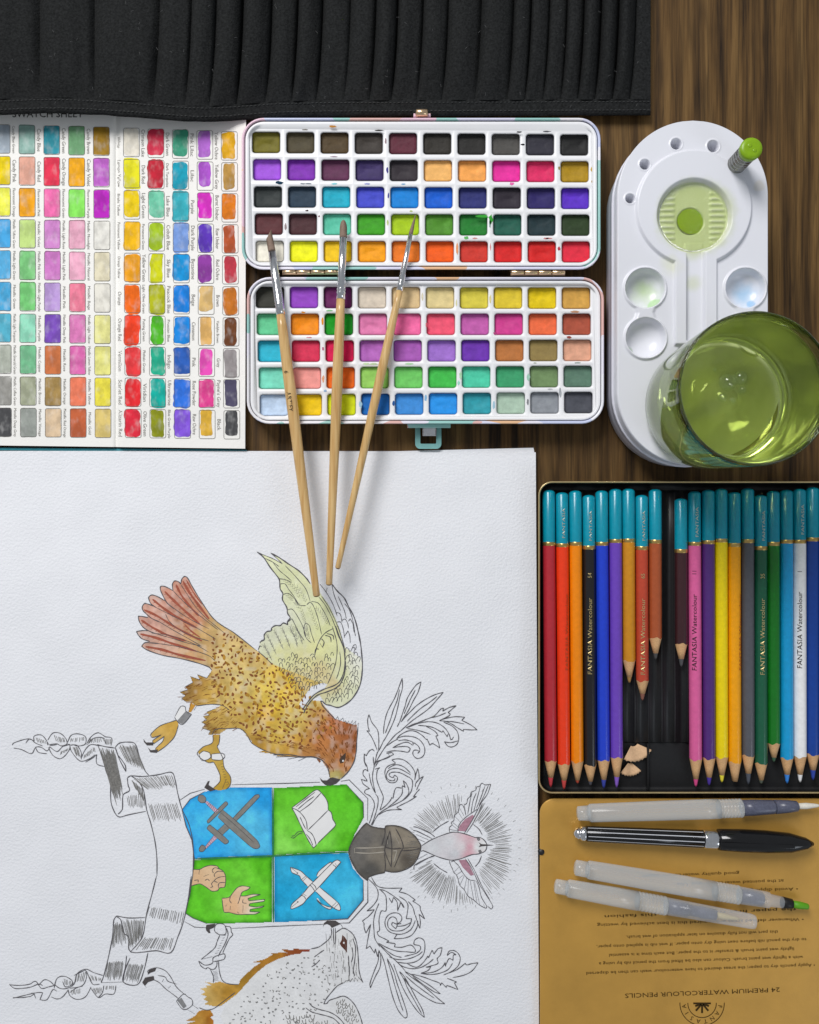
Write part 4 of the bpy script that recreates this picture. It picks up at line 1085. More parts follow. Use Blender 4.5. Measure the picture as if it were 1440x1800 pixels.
# ------------------------------------------------------------------ the drawing on the pad (pigment and pencil lines lying on the paper)
CR = dict(A=(440, 950, 6.5455), B=(440, 1100, 6.5455), C=(230, 1000, 6.5455), H=(480, 1220, 8), E=(220, 1160, 3.2727), F=(220, 940, 3.2727), M=(620, 1180, 6.2609), N=(620, 1330, 9), Q=(620, 1540, 6.2609), R=(620, 1640, 6.2609),
          D=(700, 1360, 6.5455), G=(700, 1480, 6.5455), J=(320, 1600, 6), K=(500, 1600, 8), S1=(320, 1370, 8.4706), S2=(470, 1370, 8), S3=(320, 1490, 8.4706), S4=(470, 1490, 8), U=(0, 1260, 4), W=(0, 1540, 4), X=(600, 1400, 4.5), Y=(310, 1360, 4.1143), I=(0, 0, 1))
def pts(key, s):
    x0, y0, k = CR[key]
    return [(x0 + float(a.split(',')[0]) / k, y0 + float(a.split(',')[1]) / k) for a in s.split()]
def smooth(p, n=4):
    if len(p) < 3: return p
    out = []
    for i in range(len(p) - 1):
        p0 = p[i - 1] if i else p[i]; p1 = p[i]; p2 = p[i + 1]; p3 = p[i + 2] if i + 2 < len(p) else p2
        # soften the tangent at sharp corners so the curve does not overshoot
        l = math.hypot(p2[0] - p1[0], p2[1] - p1[1])
        def tan(a, b, c):
            tx, ty = (c[0] - a[0]) / 2, (c[1] - a[1]) / 2
            m = math.hypot(tx, ty) or 1
            d1 = (b[0] - a[0], b[1] - a[1]); d2 = (c[0] - b[0], c[1] - b[1])
            dot = d1[0] * d2[0] + d1[1] * d2[1]
            if dot < 0: return (0, 0)
            s = min(1, l * 1.0 / m)
            return tx * s, ty * s
        m1 = tan(p0, p1, p2); m2 = tan(p1, p2, p3)
        for k in range(n):
            t = k / n; t2 = t * t; t3 = t2 * t
            a, b, c, d = 2 * t3 - 3 * t2 + 1, t3 - 2 * t2 + t, -2 * t3 + 3 * t2, t3 - t2
            out.append((a * p1[0] + b * m1[0] + c * p2[0] + d * m2[0], a * p1[1] + b * m1[1] + c * p2[1] + d * m2[1]))
    out.append(p[-1])
    return out
class Ink:
    def __init__(s): s.v = []; s.f = []; s.n = 0; s.r = random.Random(11)
    def line(s, p, w=1.5, taper=True, z=0.00022, sm=True):
        if sm: p = smooth(p)
        if len(p) < 2: return
        s.n += 1
        z = ZP + z + (s.n % 17) * 2e-6
        o = len(s.v); m = len(p)
        ph = s.r.uniform(0, 9)
        for i, (x, y) in enumerate(p):
            a = p[max(0, i - 1)]; b = p[min(m - 1, i + 1)]
            tx, ty = b[0] - a[0], b[1] - a[1]; l = math.hypot(tx, ty) or 1
            ww = w / 2 * (1 + .22 * math.sin(i * 1.3 + ph))
            if taper and (i == 0 or i == m - 1): ww *= .45
            nx, ny = -ty / l * ww, tx / l * ww
            s.v += [P(x + nx, y + ny, z), P(x - nx, y - ny, z)]
        s.f += [(o + 2 * i, o + 2 * i + 1, o + 2 * i + 3, o + 2 * i + 2) for i in range(m - 1)]
    def many(s, key, strokes, w=1.5, **k):
        for q in strokes.split(';'):
            if q.strip(): s.line(pts(key, q), w, **k)
    def hatch(s, key, quad, n, w=0.9, j=.12):
        a0, a1, b0, b1 = pts(key, quad)
        for i in range(n):
            t = (i + s.r.uniform(-.3, .3)) / max(1, n - 1)
            e0, e1 = s.r.uniform(0, j), 1 - s.r.uniform(0, j * 2)
            pa = (a0[0] + (a1[0] - a0[0]) * t, a0[1] + (a1[1] - a0[1]) * t); pb = (b0[0] + (b1[0] - b0[0]) * t, b0[1] + (b1[1] - b0[1]) * t)
            s.line([(pa[0] + (pb[0] - pa[0]) * e, pa[1] + (pb[1] - pa[1]) * e) for e in (e0, (e0 + e1) / 2, e1)], w * s.r.uniform(.7, 1.2))
    def build(s, name, mat, parent):
        o = mk(name, s.v, s.f, mat, parent); o['kind'] = 'stuff'
        return o
def inside(px, py, poly):
    c = np.zeros(px.shape, bool); n = len(poly)
    for i in range(n):
        x1, y1 = poly[i]; x2, y2 = poly[(i + 1) % n]
        if y1 == y2: continue
        t = ((y1 > py) != (y2 > py)) & (px < (x2 - x1) * (py - y1) / (y2 - y1) + x1)
        c ^= t
    return c
def edgedist(px, py, poly):
    d = np.full(px.shape, 1e9); n = len(poly)
    for i in range(n):
        x1, y1 = poly[i]; x2, y2 = poly[(i + 1) % n]
        l2 = (x2 - x1) ** 2 + (y2 - y1) ** 2 or 1
        t = np.clip(((px - x1) * (x2 - x1) + (py - y1) * (y2 - y1)) / l2, 0, 1)
        d = np.minimum(d, np.hypot(px - x1 - t * (x2 - x1), py - y1 - t * (y2 - y1)))
    return d
def vnoise(x, y, s, seed):
    """cheap smooth value noise on arrays"""
    g = np.random.RandomState(seed).rand(64, 64)
    u = x / s; v = y / s
    i = np.floor(u).astype(int); j = np.floor(v).astype(int); fu = u - i; fv = v - j
    fu = fu * fu * (3 - 2 * fu); fv = fv * fv * (3 - 2 * fv)
    a = g[i % 64, j % 64]; b = g[(i + 1) % 64, j % 64]; c = g[i % 64, (j + 1) % 64]; d = g[(i + 1) % 64, (j + 1) % 64]
    return (a * (1 - fu) + b * fu) * (1 - fv) + (c * (1 - fu) + d * fu) * fv
def pig_mat():
    m, nt, b = nodes('pigment_on_paper')
    at = N(nt, 'ShaderNodeVertexColor', layer_name='pigment')
    tc = N(nt, 'ShaderNodeTexCoord'); nz = N(nt, 'ShaderNodeTexNoise', Scale=900.0, Detail=3.0)
    L(nt, tc.outputs['Object'], nz.inputs['Vector'])
    mr = N(nt, 'ShaderNodeMapRange'); mr.inputs['To Min'].default_value = .86; mr.inputs['To Max'].default_value = 1.14
    L(nt, nz.outputs['Fac'], mr.inputs['Value'])
    mx = N(nt, 'ShaderNodeMix', data_type='RGBA', blend_type='MULTIPLY'); mx.inputs[0].default_value = 1
    L(nt, at.outputs['Color'], mx.inputs[6]); L(nt, mr.outputs['Result'], mx.inputs[7]); L(nt, mx.outputs[2], b.inputs['Base Color'])
    b.inputs['Roughness'].default_value = .8; b.inputs['Specular IOR Level'].default_value = .2
    bp = N(nt, 'ShaderNodeBump', Strength=.3, Distance=.0003); L(nt, nz.outputs['Fac'], bp.inputs['Height']); L(nt, bp.outputs['Normal'], b.inputs['Normal'])
    return m
M['pigment'] = pig_mat()
PAPER = np.array(hexc('f0f0ee'))
def wash(name, poly, ctrl, parent, z=0.0001, cell=1.35, edge=None, edge_w=7, mott=.18, seed=1, power=3.0, strength=1.12, fade=0.0, pale=None, pk=0.0):
    """pigment laid inside poly: colour blended from control dabs, mottled, pooled darker at the edge"""
    xs = np.arange(min(p[0] for p in poly), max(p[0] for p in poly) + cell, cell); ys = np.arange(min(p[1] for p in poly), max(p[1] for p in poly) + cell, cell)
    gx, gy = np.meshgrid((xs[:-1] + xs[1:]) / 2, (ys[:-1] + ys[1:]) / 2)
    keep = inside(gx, gy, poly)
    VX, VY = np.meshgrid(xs, ys)
    wsum = np.zeros(VX.shape); col = np.zeros(VX.shape + (3,))
    for x, y, hx in ctrl:
        w = 1 / (np.hypot(VX - x, VY - y) + 2) ** power
        wsum += w; col += w[..., None] * np.array(hexc(hx, strength))
    col /= wsum[..., None]
    if pale: col = col * (1 - pk) + np.array(hexc(pale)) * pk
    n = vnoise(VX, VY, 13, seed) * .6 + vnoise(VX, VY, 5, seed + 1) * .4 - .5
    col = col * (1 + mott * 2 * n[..., None])
    if edge is not None:
        d = edgedist(VX, VY, poly)
        t = np.clip(1 - d / edge_w, 0, 1) ** 1.3 * (0.45 + .55 * vnoise(VX, VY, 9, seed + 5))
        col = col * (1 - t[..., None]) + np.array(hexc(edge)) * t[..., None]
    if fade:
        t = np.clip((vnoise(VX, VY, 8, seed + 9) - .5) * 2, 0, 1) * fade
        col = col * (1 - t[..., None]) + PAPER * t[..., None]
    col = np.clip(col, 0.003, .93)
    jj, ii = np.nonzero(keep)
    idx = np.arange(VX.size).reshape(VX.shape)
    q = np.stack([idx[jj, ii], idx[jj + 1, ii], idx[jj + 1, ii + 1], idx[jj, ii + 1]], -1)
    used = np.unique(q); remap = np.full(VX.size, -1); remap[used] = np.arange(len(used))
    q = remap[q]
    k = S * (D - ZP - z) / D
    V = np.stack([(VX.ravel()[used] - NX) * k, (NY - VY.ravel()[used]) * k, np.full(len(used), ZP + z)], -1)
    o = mk(name, V, q.tolist(), M['pigment'], parent)
    ca = o.data.color_attributes.new('pigment', 'FLOAT_COLOR', 'POINT')
    c4 = np.ones((len(used), 4), np.float32); c4[:, :3] = col.reshape(-1, 3)[used]
    ca.data.foreach_set('color', c4.ravel())
    return o
def blobs(name, items, mat, parent, z=0.00018):
    """many small dabs: (x, y, rx, ry, angle)"""
    v, f = [], []; r = random.Random(5)
    for i, (x, y, a, b, an) in enumerate(items):
        c, s = math.cos(an), math.sin(an); o = len(v); n = 7
        for k in range(n):
            t = 2 * math.pi * k / n; e = r.uniform(.7, 1.2)
            px, py = a * math.cos(t) * e, b * math.sin(t) * e
            v.append(P(x + px * c - py * s, y + px * s + py * c, ZP + z + (i % 13) * 2e-6))
        f.append(tuple(range(o, o + n)))
    o = mk(name, v, f, mat, parent); o['kind'] = 'stuff'
    return o
def scatter(poly, n, mind, seed):
    r = random.Random(seed); out = []
    x0, x1 = min(p[0] for p in poly), max(p[0] for p in poly); y0, y1 = min(p[1] for p in poly), max(p[1] for p in poly)
    tries = 0
    while len(out) < n and tries < n * 60:
        tries += 1
        x, y = r.uniform(x0, x1), r.uniform(y0, y1)
        if not inside(np.array([x]), np.array([y]), poly)[0]: continue
        if any((x - a) ** 2 + (y - b) ** 2 < mind * mind for a, b in out): continue
        out.append((x, y))
    return out
M['line'] = pm('pencil_line', hexc('5f5d61'), rough=.8, spec=.15, var=.35, vscale=700)
M['soft_line'] = pm('soft_pencil_line', hexc('85837f'), rough=.8, spec=.15, var=.4, vscale=700)
M['claw'] = pm('graphite_claw', hexc('504b4b'), rough=.8, var=.3, vscale=500)
M['spot'] = pm('umber_spots', hexc('8d5428'), rough=.8, var=.4, vscale=350)
M['spot_grey'] = pm('graphite_spots', hexc('8f8f90'), rough=.8, var=.35, vscale=350)
M['russet'] = pm('russet_pencil', hexc('ab5a45'), rough=.8, var=.3, vscale=600)
M['pale'] = pm('bare_paper', hexc('ecebe9'), rough=.85, var=.05, vscale=300)
M['white_paint'] = pm('white_gouache', hexc('f2f1f0'), rough=.8, var=.04, vscale=300)
def flat(name, key, s, mat, parent, z=0.00016, sm=False):
    p = pts(key, s)
    if sm: p = smooth(p + [p[0]], 3)[:-1]
    return mk(name, [P(x, y, ZP + z) for x, y in p], [tuple(range(len(p)))], mat, parent)

# ---- spotted eagle
body = pts('C', '1440,935 1180,730 1040,645 940,560 860,450 770,310 700,190 650,100 615,88 585,120 575,175 545,145 500,140 478,180 485,250 400,205 345,200 340,240 370,310 400,370 300,315 240,300 205,330 230,400 262,430 200,405 155,400 130,440 140,480 180,520 200,560 120,545 85,545 95,600 140,670 200,710 130,710 65,720 85,760 130,805 220,835 160,850 125,890 180,930 350,990 560,1030 760,1080 900,1130 930,1165')
body += pts('E', '490,75 470,105 415,85 430,115 375,95 390,130 345,155 360,172 315,185 348,205 325,222 352,242 375,240 410,265 490,255 560,258 520,280 470,300 485,318 450,325 470,345 440,358 465,372 442,392 490,408 478,430 545,425 590,395 660,395 700,430 690,432 730,470 725,480 800,520 770,530 880,545 870,555 950,560 1080,560 1130,575 1165,630 1180,690 1230,690 1290,640 1325,560 1335,450 1335,370 1320,375 1210,340 1150,270 1125,235')
body += pts('B', '700,860 600,960 560,900 700,700 880,640 900,300 700,250 500,300 300,400 250,440 180,370 80,290')
ctrl = [(262, 1095, 'c8948a'), (255, 1110, 'd2aaa0'), (270, 1060, 'ca988c'), (300, 1052, 'c4887a'), (325, 1030, 'c08070'), (285, 1125, 'cc9c8c'), (300, 1140, 'cea492'), (340, 1090, 'be7c62'), (355, 1120, 'c39a62'), (330, 1140, 'c4966c'), (385, 1110, 'c8a468'), (400, 1150, 'd4b878'), (440, 1155, 'cfae68'), (430, 1190, 'd8bd74'), (470, 1210, 'dcbc50'), (500, 1195, 'd6ae1e'), (480, 1235, 'dfb92c'), (470, 1255, 'd8a820'), (350, 1205, 'a87a2a'), (330, 1215, '8f6420'), (370, 1215, 'c49a3c'), (380, 1265, 'b8913c'), (368, 1280, '9a7428'), (400, 1225, 'cfae5c'), (440, 1270, 'c09a40'), (455, 1310, 'b0801f'), (480, 1290, 'cfa93c'), (510, 1270, 'd4b450'), (530, 1250, 'd3b458'), (550, 1230, 'c9ad60'), (520, 1310, 'c49028'), (540, 1325, 'a8682a'), (565, 1310, 'b5682e'), (560, 1260, 'c08a48'), (590, 1265, 'a8501e'), (610, 1285, '9c4410'), (620, 1310, '964010'), (600, 1330, 'a4561c'), (575, 1285, 'ac5a22'), (585, 1345, 'ae6a38'), (590, 1363, 'a89a5a'), (605, 1345, 'b06a34'), (540, 1180, 'ccb060'), (570, 1190, 'cdb468'), (530, 1130, 'd0c47c'), (510, 1160, 'cfb45c')]
eg = wash('drawn_eagle', body, ctrl, pad, seed=3, mott=.3, power=3.8, fade=.26, pale='efe2a8', pk=.10)
# pale yellow wing
wing = pts('A', '75,130 150,190 230,310 330,440 340,500 345,560 375,610 370,680 420,770 430,840 460,890 430,930 430,970 380,950 345,980 290,980 245,1010 240,1040 190,1050 160,1090 160,1140 110,1170') + pts('B', '95,280 110,310 180,370 250,440 400,500 560,560 760,640 890,670 850,730 740,790 660,880 600,970 620,1010 700,860 800,800 870,905 1010,940 1100,900 1180,830 1260,690 1285,500 1280,380 1100,260') + pts('A', '1060,1178 1040,1050 980,900 900,740 800,600 690,500 650,440 560,350 440,270 330,195 235,145 370,262 260,210')
wctrl = [(480, 985, 'dfe3ae'), (500, 1010, 'd3d99c'), (520, 1040, 'd4d9a0'), (550, 1060, 'd6db9a'), (480, 1100, 'd2d5b0'), (500, 1090, 'd6d8c0'), (470, 1125, 'd0d2b0'), (520, 1110, 'd2d6a8'), (570, 1110, 'd6d98a'), (560, 1140, 'dcd97e'), (590, 1150, 'd8d888'), (600, 1190, 'd3d690'), (500, 1150, 'd6d27c'), (540, 1165, 'd4c868'), (560, 1180, 'cfb45a'), (530, 1190, 'cdb860'), (585, 1200, 'cbb05c'), (625, 1190, 'e4e4c8'), (625, 1225, 'd8dcb2'), (600, 1235, 'd6d8a8'), (630, 1160, 'e8e8dc')]
wg = wash('drawn_wing', wing, wctrl, pad, z=.00013, seed=8, mott=.1, power=3.4, fade=.2, pale='e4e6d2', pk=.38)
wl = Ink()
wl.many('A', '75,130 150,190 230,310 330,440 340,500 345,560 375,610 370,680 420,770 430,840 460,890 430,930 430,970 380,950 345,980 290,980 245,1010 240,1040 190,1050 160,1090 160,1140 110,1170;235,145 330,195 440,270 560,350 650,440 690,500;940,500 1000,580 1080,660 1130,760 1190,870 1230,1000 1265,1178', 2.0)
wl.many('A', '75,130 150,165 260,210 370,270;170,205 260,250 330,300;235,145 300,200 370,270;260,250 330,340 400,400 470,460;400,290 480,370 560,460 640,560 690,700;330,440 400,450 470,480;345,500 400,500 440,560 500,640 560,740;380,620 440,610 500,660 560,740 640,750;430,800 480,790 530,850 600,980 640,1100;620,980 640,950 680,980 700,1060 740,1178;620,980 620,1060 650,1130 700,1178;650,740 690,710 730,760 780,900 820,1080;430,940 480,900 520,980 560,1060 620,1150;700,700 780,720 830,790 880,880 920,980;800,500 870,590 930,690 970,780 1000,870;790,650 860,740 920,850 970,970 1010,1090 1050,1178;820,640 900,760 960,880 1010,1000 1060,1150;940,510 960,610 1000,720 1040,810;870,600 885,545;1010,640 1060,750 1090,830 1105,900;1085,725 1140,800 1180,920 1200,1040 1210,1100;985,830 1030,840 1050,900 1055,940;1055,920 1090,905 1120,950 1130,1010;1130,930 1150,900 1180,960 1195,1060;995,940 1040,940 1070,1020 1085,1120;1085,1100 1125,1040 1145,1100 1150,1178', 1.1)
wl.many('B', '110,200 130,170 165,165;90,280 110,230 130,240;95,290 110,310 180,370 250,440;750,310 770,230 820,130 880,70 960,30;745,340 750,270 790,270;940,0 990,160 1000,280 980,440 930,580 890,670;1010,0 1070,200 1090,300;1030,300 1040,430 1010,560 990,610;0,230 80,290', 1.3)
wl.many('B', '980,0 1040,160 1080,280 1090,400 1080,520 1030,640 960,690 850,730 740,790 660,880 600,970;1095,400 1088,540 1045,655 990,712 880,762 780,795 700,862 640,950 615,1010;1225,0 1260,150 1280,300 1290,500 1260,690 1180,830 1100,900 1010,940 920,915 870,905 830,870 810,870 840,930 980,1080', 1.9)
# barbs of the long feathers
def barbs(ink, p, n, ln, w=.8):
    p = smooth(pts(*p), 6); m = len(p)
    for k in range(n):
        i = int((k + .5) / n * (m - 2)); a, b = p[i], p[i + 1]
        tx, ty = b[0] - a[0], b[1] - a[1]; l = math.hypot(tx, ty) or 1; tx /= l; ty /= l
        for sgn in (-1, 1):
            ink.line([(a[0], a[1]), (a[0] - tx * ln * .8 + sgn * -ty * ln * .55, a[1] - ty * ln * .8 + sgn * tx * ln * .55)], w, sm=False)
soft = Ink()
for s in ('400,460 480,520 540,600 570,700', '470,480 560,560 620,660 650,740', '560,740 600,840 620,920 630,980', '680,780 720,880 760,980 790,1060', '760,780 820,840 870,920 890,990', '440,640 520,720 570,800', '470,1000 520,1080 560,1150', '640,1000 660,1080 690,1150'):
    barbs(soft, ('A', s), 8, 5.2)
for s in ('160,230 200,300 250,400', '190,100 240,200 300,330', '280,60 330,160 380,270', '370,40 420,150 460,260', '460,40 520,150 540,240', '520,20 570,110 600,210'):
    barbs(soft, ('B', s), 7, 4.8)
    soft.line(pts('B', s), 1.0)
# small scale-shaped feathers
def scales(ink, poly, step, w, h, seed, lw=.9):
    r = random.Random(seed)
    x0, x1 = min(p[0] for p in poly), max(p[0] for p in poly); y0, y1 = min(p[1] for p in poly), max(p[1] for p in poly)
    row = 0; y = y0
    while y < y1:
        x = x0 + (step / 2 if row % 2 else 0)
        while x < x1:
            cx, cy = x + r.uniform(-2.6, 2.6), y + r.uniform(-2.4, 2.4)
            if inside(np.array([cx]), np.array([cy]), poly)[0]:
                an = r.uniform(-.3, .5); c, s = math.cos(an), math.sin(an); ww, hh = w * r.uniform(.7, 1.2), h * r.uniform(.7, 1.3)
                q = [(-ww / 2, hh / 2), (-ww / 2 * .8, -hh * .2), (0, -hh / 2), (ww / 2 * .8, -hh * .2), (ww / 2, hh / 2)]
                ink.line([(cx + a * c - b * s, cy + a * s + b * c) for a, b in q], lw)
            x += step
        y += step * .92; row += 1
scales(wl, pts('B', '1110,230 1230,240 1260,400 1265,560 1240,690 1160,800 1000,880 860,860 820,830 900,790 1000,730 1070,640 1110,520'), 8.5, 6, 8, 4)
scales(wl, pts('B', '330,360 480,330 640,360 740,330 760,420 900,300 960,280 960,440 900,580 850,680 700,740 600,800 480,760 420,640 330,480'), 9.0, 6, 7, 6, .9)
wl.many('B', '820,150 850,190 830,250;800,200 840,260;860,110 920,130 930,190;880,90 950,110 960,160', 1.6)
wl.build('ink_lines', M['line'], wg); soft.build('feather_barbs', M['soft_line'], wg)
el = Ink()
el.line(body[:75][:59] and pts('C', '1440,935 1180,730 1040,645 940,560 860,450 770,310 700,190 650,100 615,88 585,120 575,175'), 1.5)
el.many('C', '575,175 545,145 500,140 478,180 485,250;485,250 400,205 345,200 340,240 370,310 420,395 500,460;400,370 300,315 240,300 205,330 230,400 300,450;262,430 200,405 155,400 130,440 140,480 180,520 240,570 330,610;200,560 120,545 85,545 95,600 140,670 220,720 300,750;200,710 130,710 65,720 85,760 130,805 220,835;330,860 220,850 160,850 125,890 180,930 350,990 560,1030 760,1080 900,1130 930,1165', 1.5)
el.many('C', '575,180 640,280 740,430 860,560 980,660 1080,740;485,250 600,370 720,480 860,590 1000,700;300,450 440,520 600,600 760,680 980,810;420,395 560,500 720,600 900,690;330,610 480,700 640,790 800,880;400,520 440,600 540,690 700,770 900,830;300,750 480,800 640,850 820,890;330,860 520,890 700,930 900,1000 970,1060;240,740 420,760 700,850 900,960', 1.0)
rs = Ink()
for s, w in (('600,140 680,280 790,430 900,575', 4), ('520,180 580,300 680,430 780,540', 3.5), ('390,260 500,370 640,500 800,640', 4), ('250,350 400,470 560,570 760,680', 4), ('150,470 300,540 460,640 640,740 820,830', 3.6), ('120,590 260,680 420,760 640,830', 3.6), ('110,750 280,790 480,860 760,950', 4), ('170,895 360,930 560,990 860,1055', 4), ('640,130 720,270 820,410', 2), ('620,640 700,720 800,790', 2.5)):
    rs.line(pts('C', s), w, z=.00016)
    p = smooth(pts('C', s), 6)
    for i in range(2, len(p) - 3, 2):
        a, b = p[i], p[i + 1]; tx, ty = b[0] - a[0], b[1] - a[1]; l = math.hypot(tx, ty) or 1
        rs.line([a, (a[0] - ty / l * 4.5 - tx / l * 3, a[1] + tx / l * 4.5 - ty / l * 3)], .9, z=.00017, sm=False)
rs.build('tail_shading', M['russet'], eg)
el.many('E', '500,430 520,400 590,395 660,395 700,430 730,480 800,520 880,545 1000,560 1080,560 1130,575;410,265 490,255 560,262 600,290', 1.2)
el.many('E', '490,75 470,105 415,85 430,115 375,95 390,130 345,155 360,172 315,185 348,205 325,222 352,242;520,280 470,300 485,318 450,325 470,345 440,358 465,372 442,392 490,408 478,430', .9, sm=False)
el.many('H', '0,855 200,850 400,880 580,885 700,940 770,1040 800,1170;1195,460 1180,620 1170,800 1140,950 1060,1090 950,1200', 1.6)
el.many('H', '870,370 910,315 930,385 985,335 1000,395 1020,375 1040,420 1060,380 1080,430 1120,370 1110,440 1165,380 1150,460 1205,405 1190,480', 1.2, sm=False)
el.many('H', '40,885 240,878;205,915 380,885;355,940 470,888', 1.3)
el.build('ink_lines', M['line'], eg)
# brown streaks of the head, thighs and throat
hs = Ink(); r = random.Random(21)
for _ in range(120):
    x, y = r.uniform(555, 628), r.uniform(1262, 1350)
    if inside(np.array([x]), np.array([y]), body)[0]:
        a = math.radians(75 + (x - 595) * .9 + r.uniform(-18, 18)); l = r.uniform(4, 11)
        q = [(x, y), (x + l * .5 * math.cos(a) + r.uniform(-.6, .6), y + l * .5 * math.sin(a)), (x + l * math.cos(a), y + l * math.sin(a))]
        hs.line(q, r.uniform(.8, 1.7), z=.00017)
for _ in range(110):
    x, y = r.choice([(r.uniform(318, 385), r.uniform(1188, 1240)), (r.uniform(355, 420), r.uniform(1240, 1290))])
    if inside(np.array([x]), np.array([y]), body)[0]:
        a = math.radians(165 + (y - 1215) * .5 + r.uniform(-15, 15)) if y < 1240 else math.radians(150 + r.uniform(-20, 20))
        l = r.uniform(5, 12)
        hs.line([(x, y), (x + l * math.cos(a), y + l * math.sin(a))], r.uniform(.8, 1.6), z=.00017, sm=False)
for _ in range(60):
    t = r.random(); x = 440 + t * 120; y = 1296 + t * 30 + r.uniform(-10, 2)
    hs.line([(x, y), (x + r.uniform(5, 10), y + r.uniform(0, 3))], r.uniform(.8, 1.5), z=.00017, sm=False)
hs.build('umber_streaks', pm('umber_streak', hexc('8a4f1c'), rough=.8, var=.3, vscale=400), eg)
spots = scatter(pts('I', '372,1118 400,1105 450,1145 500,1175 535,1215 545,1240 575,1250 592,1280 560,1300 530,1318 470,1302 440,1285 410,1262 385,1235 372,1195 372,1165'), 235, 5.6, 9)
blobs('ochre_dabs', [(x, y, r.uniform(2.5, 6), r.uniform(1.6, 3.2), r.uniform(0, 3.1)) for x, y in scatter(pts('I', '375,1125 450,1150 535,1215 590,1275 555,1300 470,1295 410,1255 380,1225'), 90, 9, 12)], pm('ochre_dab', hexc('bb8a30'), rough=.8, var=.4, vscale=300), eg, .00014)
blobs('feather_spots', [(x, y, r.uniform(1.3, 4.6), r.uniform(1.2, 2.5), r.uniform(0, 3.1)) for x, y in spots], M['spot'], eg)
# beak, eye, legs, claws, rings
flat('beak', 'H', '655,1175 700,1215 760,1215 800,1180 840,1172 950,1202 890,1262 800,1292 730,1277 680,1230', M['claw'], eg, .00020)
flat('eye', 'H', '1022,825 1022,900 990,965 950,975 932,935 958,885', pm('dark_eye', hexc('4a3a30'), rough=.7), eg, .00021)
flat('eye_glint', 'H', '975,928 990,925 998,940 988,955 973,948', M['white_paint'], eg, .00026)
leg_col = [(280, 1290, 'cda85a'), (300, 1270, 'c9a04a'), (340, 1240, 'c08c38'), (380, 1350, 'c2a24c'), (395, 1380, 'b8953a')]
lg1 = pts('E', '375,245 405,262 380,300 365,300'); 
lgA = wash('leg', lg1, leg_col, eg, z=.00012, cell=1.0); 
wash('leg', pts('E', '300,345 306,375 285,440 240,490 185,530 175,510 215,470 225,440 165,482 158,465 210,430 155,447 148,427 200,380 270,355'), leg_col, eg, z=.00012, cell=1.0)
wash('leg', pts('E', '505,430 545,430 540,480 530,500 560,560 570,620 605,670 605,720 580,745 540,752 505,740 545,700 545,660 510,590 480,592 430,562 420,530 450,500 490,485 505,470'), leg_col, eg, z=.00012, cell=1.0)
for s in ('105,455 120,475 165,475 160,492 125,492 108,472', '130,503 147,520 190,515 182,535 145,532', '455,735 475,700 486,695 480,720 522,747 490,757'):
    flat('claw', 'E', s, M['claw'], eg, .00020)
flat('leg_ring', 'E', '285,330 320,268 345,270 350,295 325,330 300,350', M['white_paint'], eg, .00019)
flat('leg_ring', 'E', '298,352 350,293 382,312 332,372', M['spot_grey'], eg, .00020)
flat('leg_ring', 'E', '425,545 450,525 485,535 492,560 470,575 440,577', M['white_paint'], eg, .00019)
flat('leg_ring', 'E', '498,542 560,538 574,555 552,576 500,572', M['white_paint'], eg, .00019)
l2 = Ink()
l2.many('E', '285,330 320,268 345,270 350,295 382,312 332,372 298,352 285,330;365,300 380,245;395,290 412,262;300,345 270,355 200,380 148,427 155,447 210,430 158,465 165,482 225,440 215,470 175,510 185,530 240,490 285,440 306,375;505,430 505,470 490,485 450,500 415,535 430,562 480,592 510,590 545,660 545,700 505,740;545,430 540,480 530,500 560,560 570,620 605,670 605,720 580,745;498,542 560,538 574,555 552,576 500,572 498,542;425,545 450,525 485,535 492,560 470,575 440,577 425,545;580,690 560,740;590,700 600,720', 1.1)
for k in range(9):
    x, y = 548 + k * 4, 600 + k * 15
    l2.many('E', f'{x},{y} {x + 14},{y - 2}', .8)
l2.build('leg_lines', M['line'], eg)

# ---- grey eagle at the foot of the drawing
gbase = pts('J', '640,760 760,630 900,560 1080,490 1300,440 1440,390') + pts('K', '480,525 580,450 640,390 665,300 720,320 830,255 970,350 1030,560 1050,850 1105,1020 980,1000 830,1030 650,1170 555,1320 630,1275 820,1210 980,1320 1080,1540 1120,1680 0,1680') + pts('J', '480,1260 400,1120 480,960')
gg = wash('drawn_grey_eagle_plumage', gbase, [(480, 1740, 'dedede'), (540, 1720, 'dcdcdd'), (590, 1700, 'd8d8d9'), (610, 1660, 'dedede'), (560, 1680, 'dcdcdd'), (520, 1780, 'e0e0e0'), (430, 1780, 'e0e0e0')], pad, z=.00007, seed=90, mott=.07)
ge = wash('drawn_grey_eagle', pts('J', '610,745 660,690 760,600 840,548 750,548 870,518 960,468 930,460 1060,445 1110,452 1040,410 1180,424 1170,406 1350,418 1340,440 1270,436 1250,458 1160,470 1090,490 1000,520 900,570 800,650 720,730 640,820 560,900 480,960 400,1015 330,1012 230,990 280,965 225,940 262,912 200,890 250,862 195,830 275,812 240,800 310,792 235,755 330,772 400,752 470,778 600,790') , [(440, 1680, 'a9762a'), (480, 1678, 'b07a2c'), (520, 1671, '8c4a26'), (540, 1671, '8a4030'), (420, 1720, 'a07828'), (380, 1740, 'c79c4a'), (365, 1750, 'd2ae62'), (400, 1745, 'b98a34'), (360, 1735, 'd6b878')], pad, seed=14, mott=.3, edge=None)
wash('thigh', pts('J', '180,1060 300,1055 330,1110 300,1130 335,1170 310,1260 40,1260 60,1195 150,1170 50,1165 140,1115'), [(365, 1778, 'b98232'), (350, 1795, 'c09040'), (372, 1790, 'a86a20')], ge, seed=15, mott=.3)
gl = Ink()
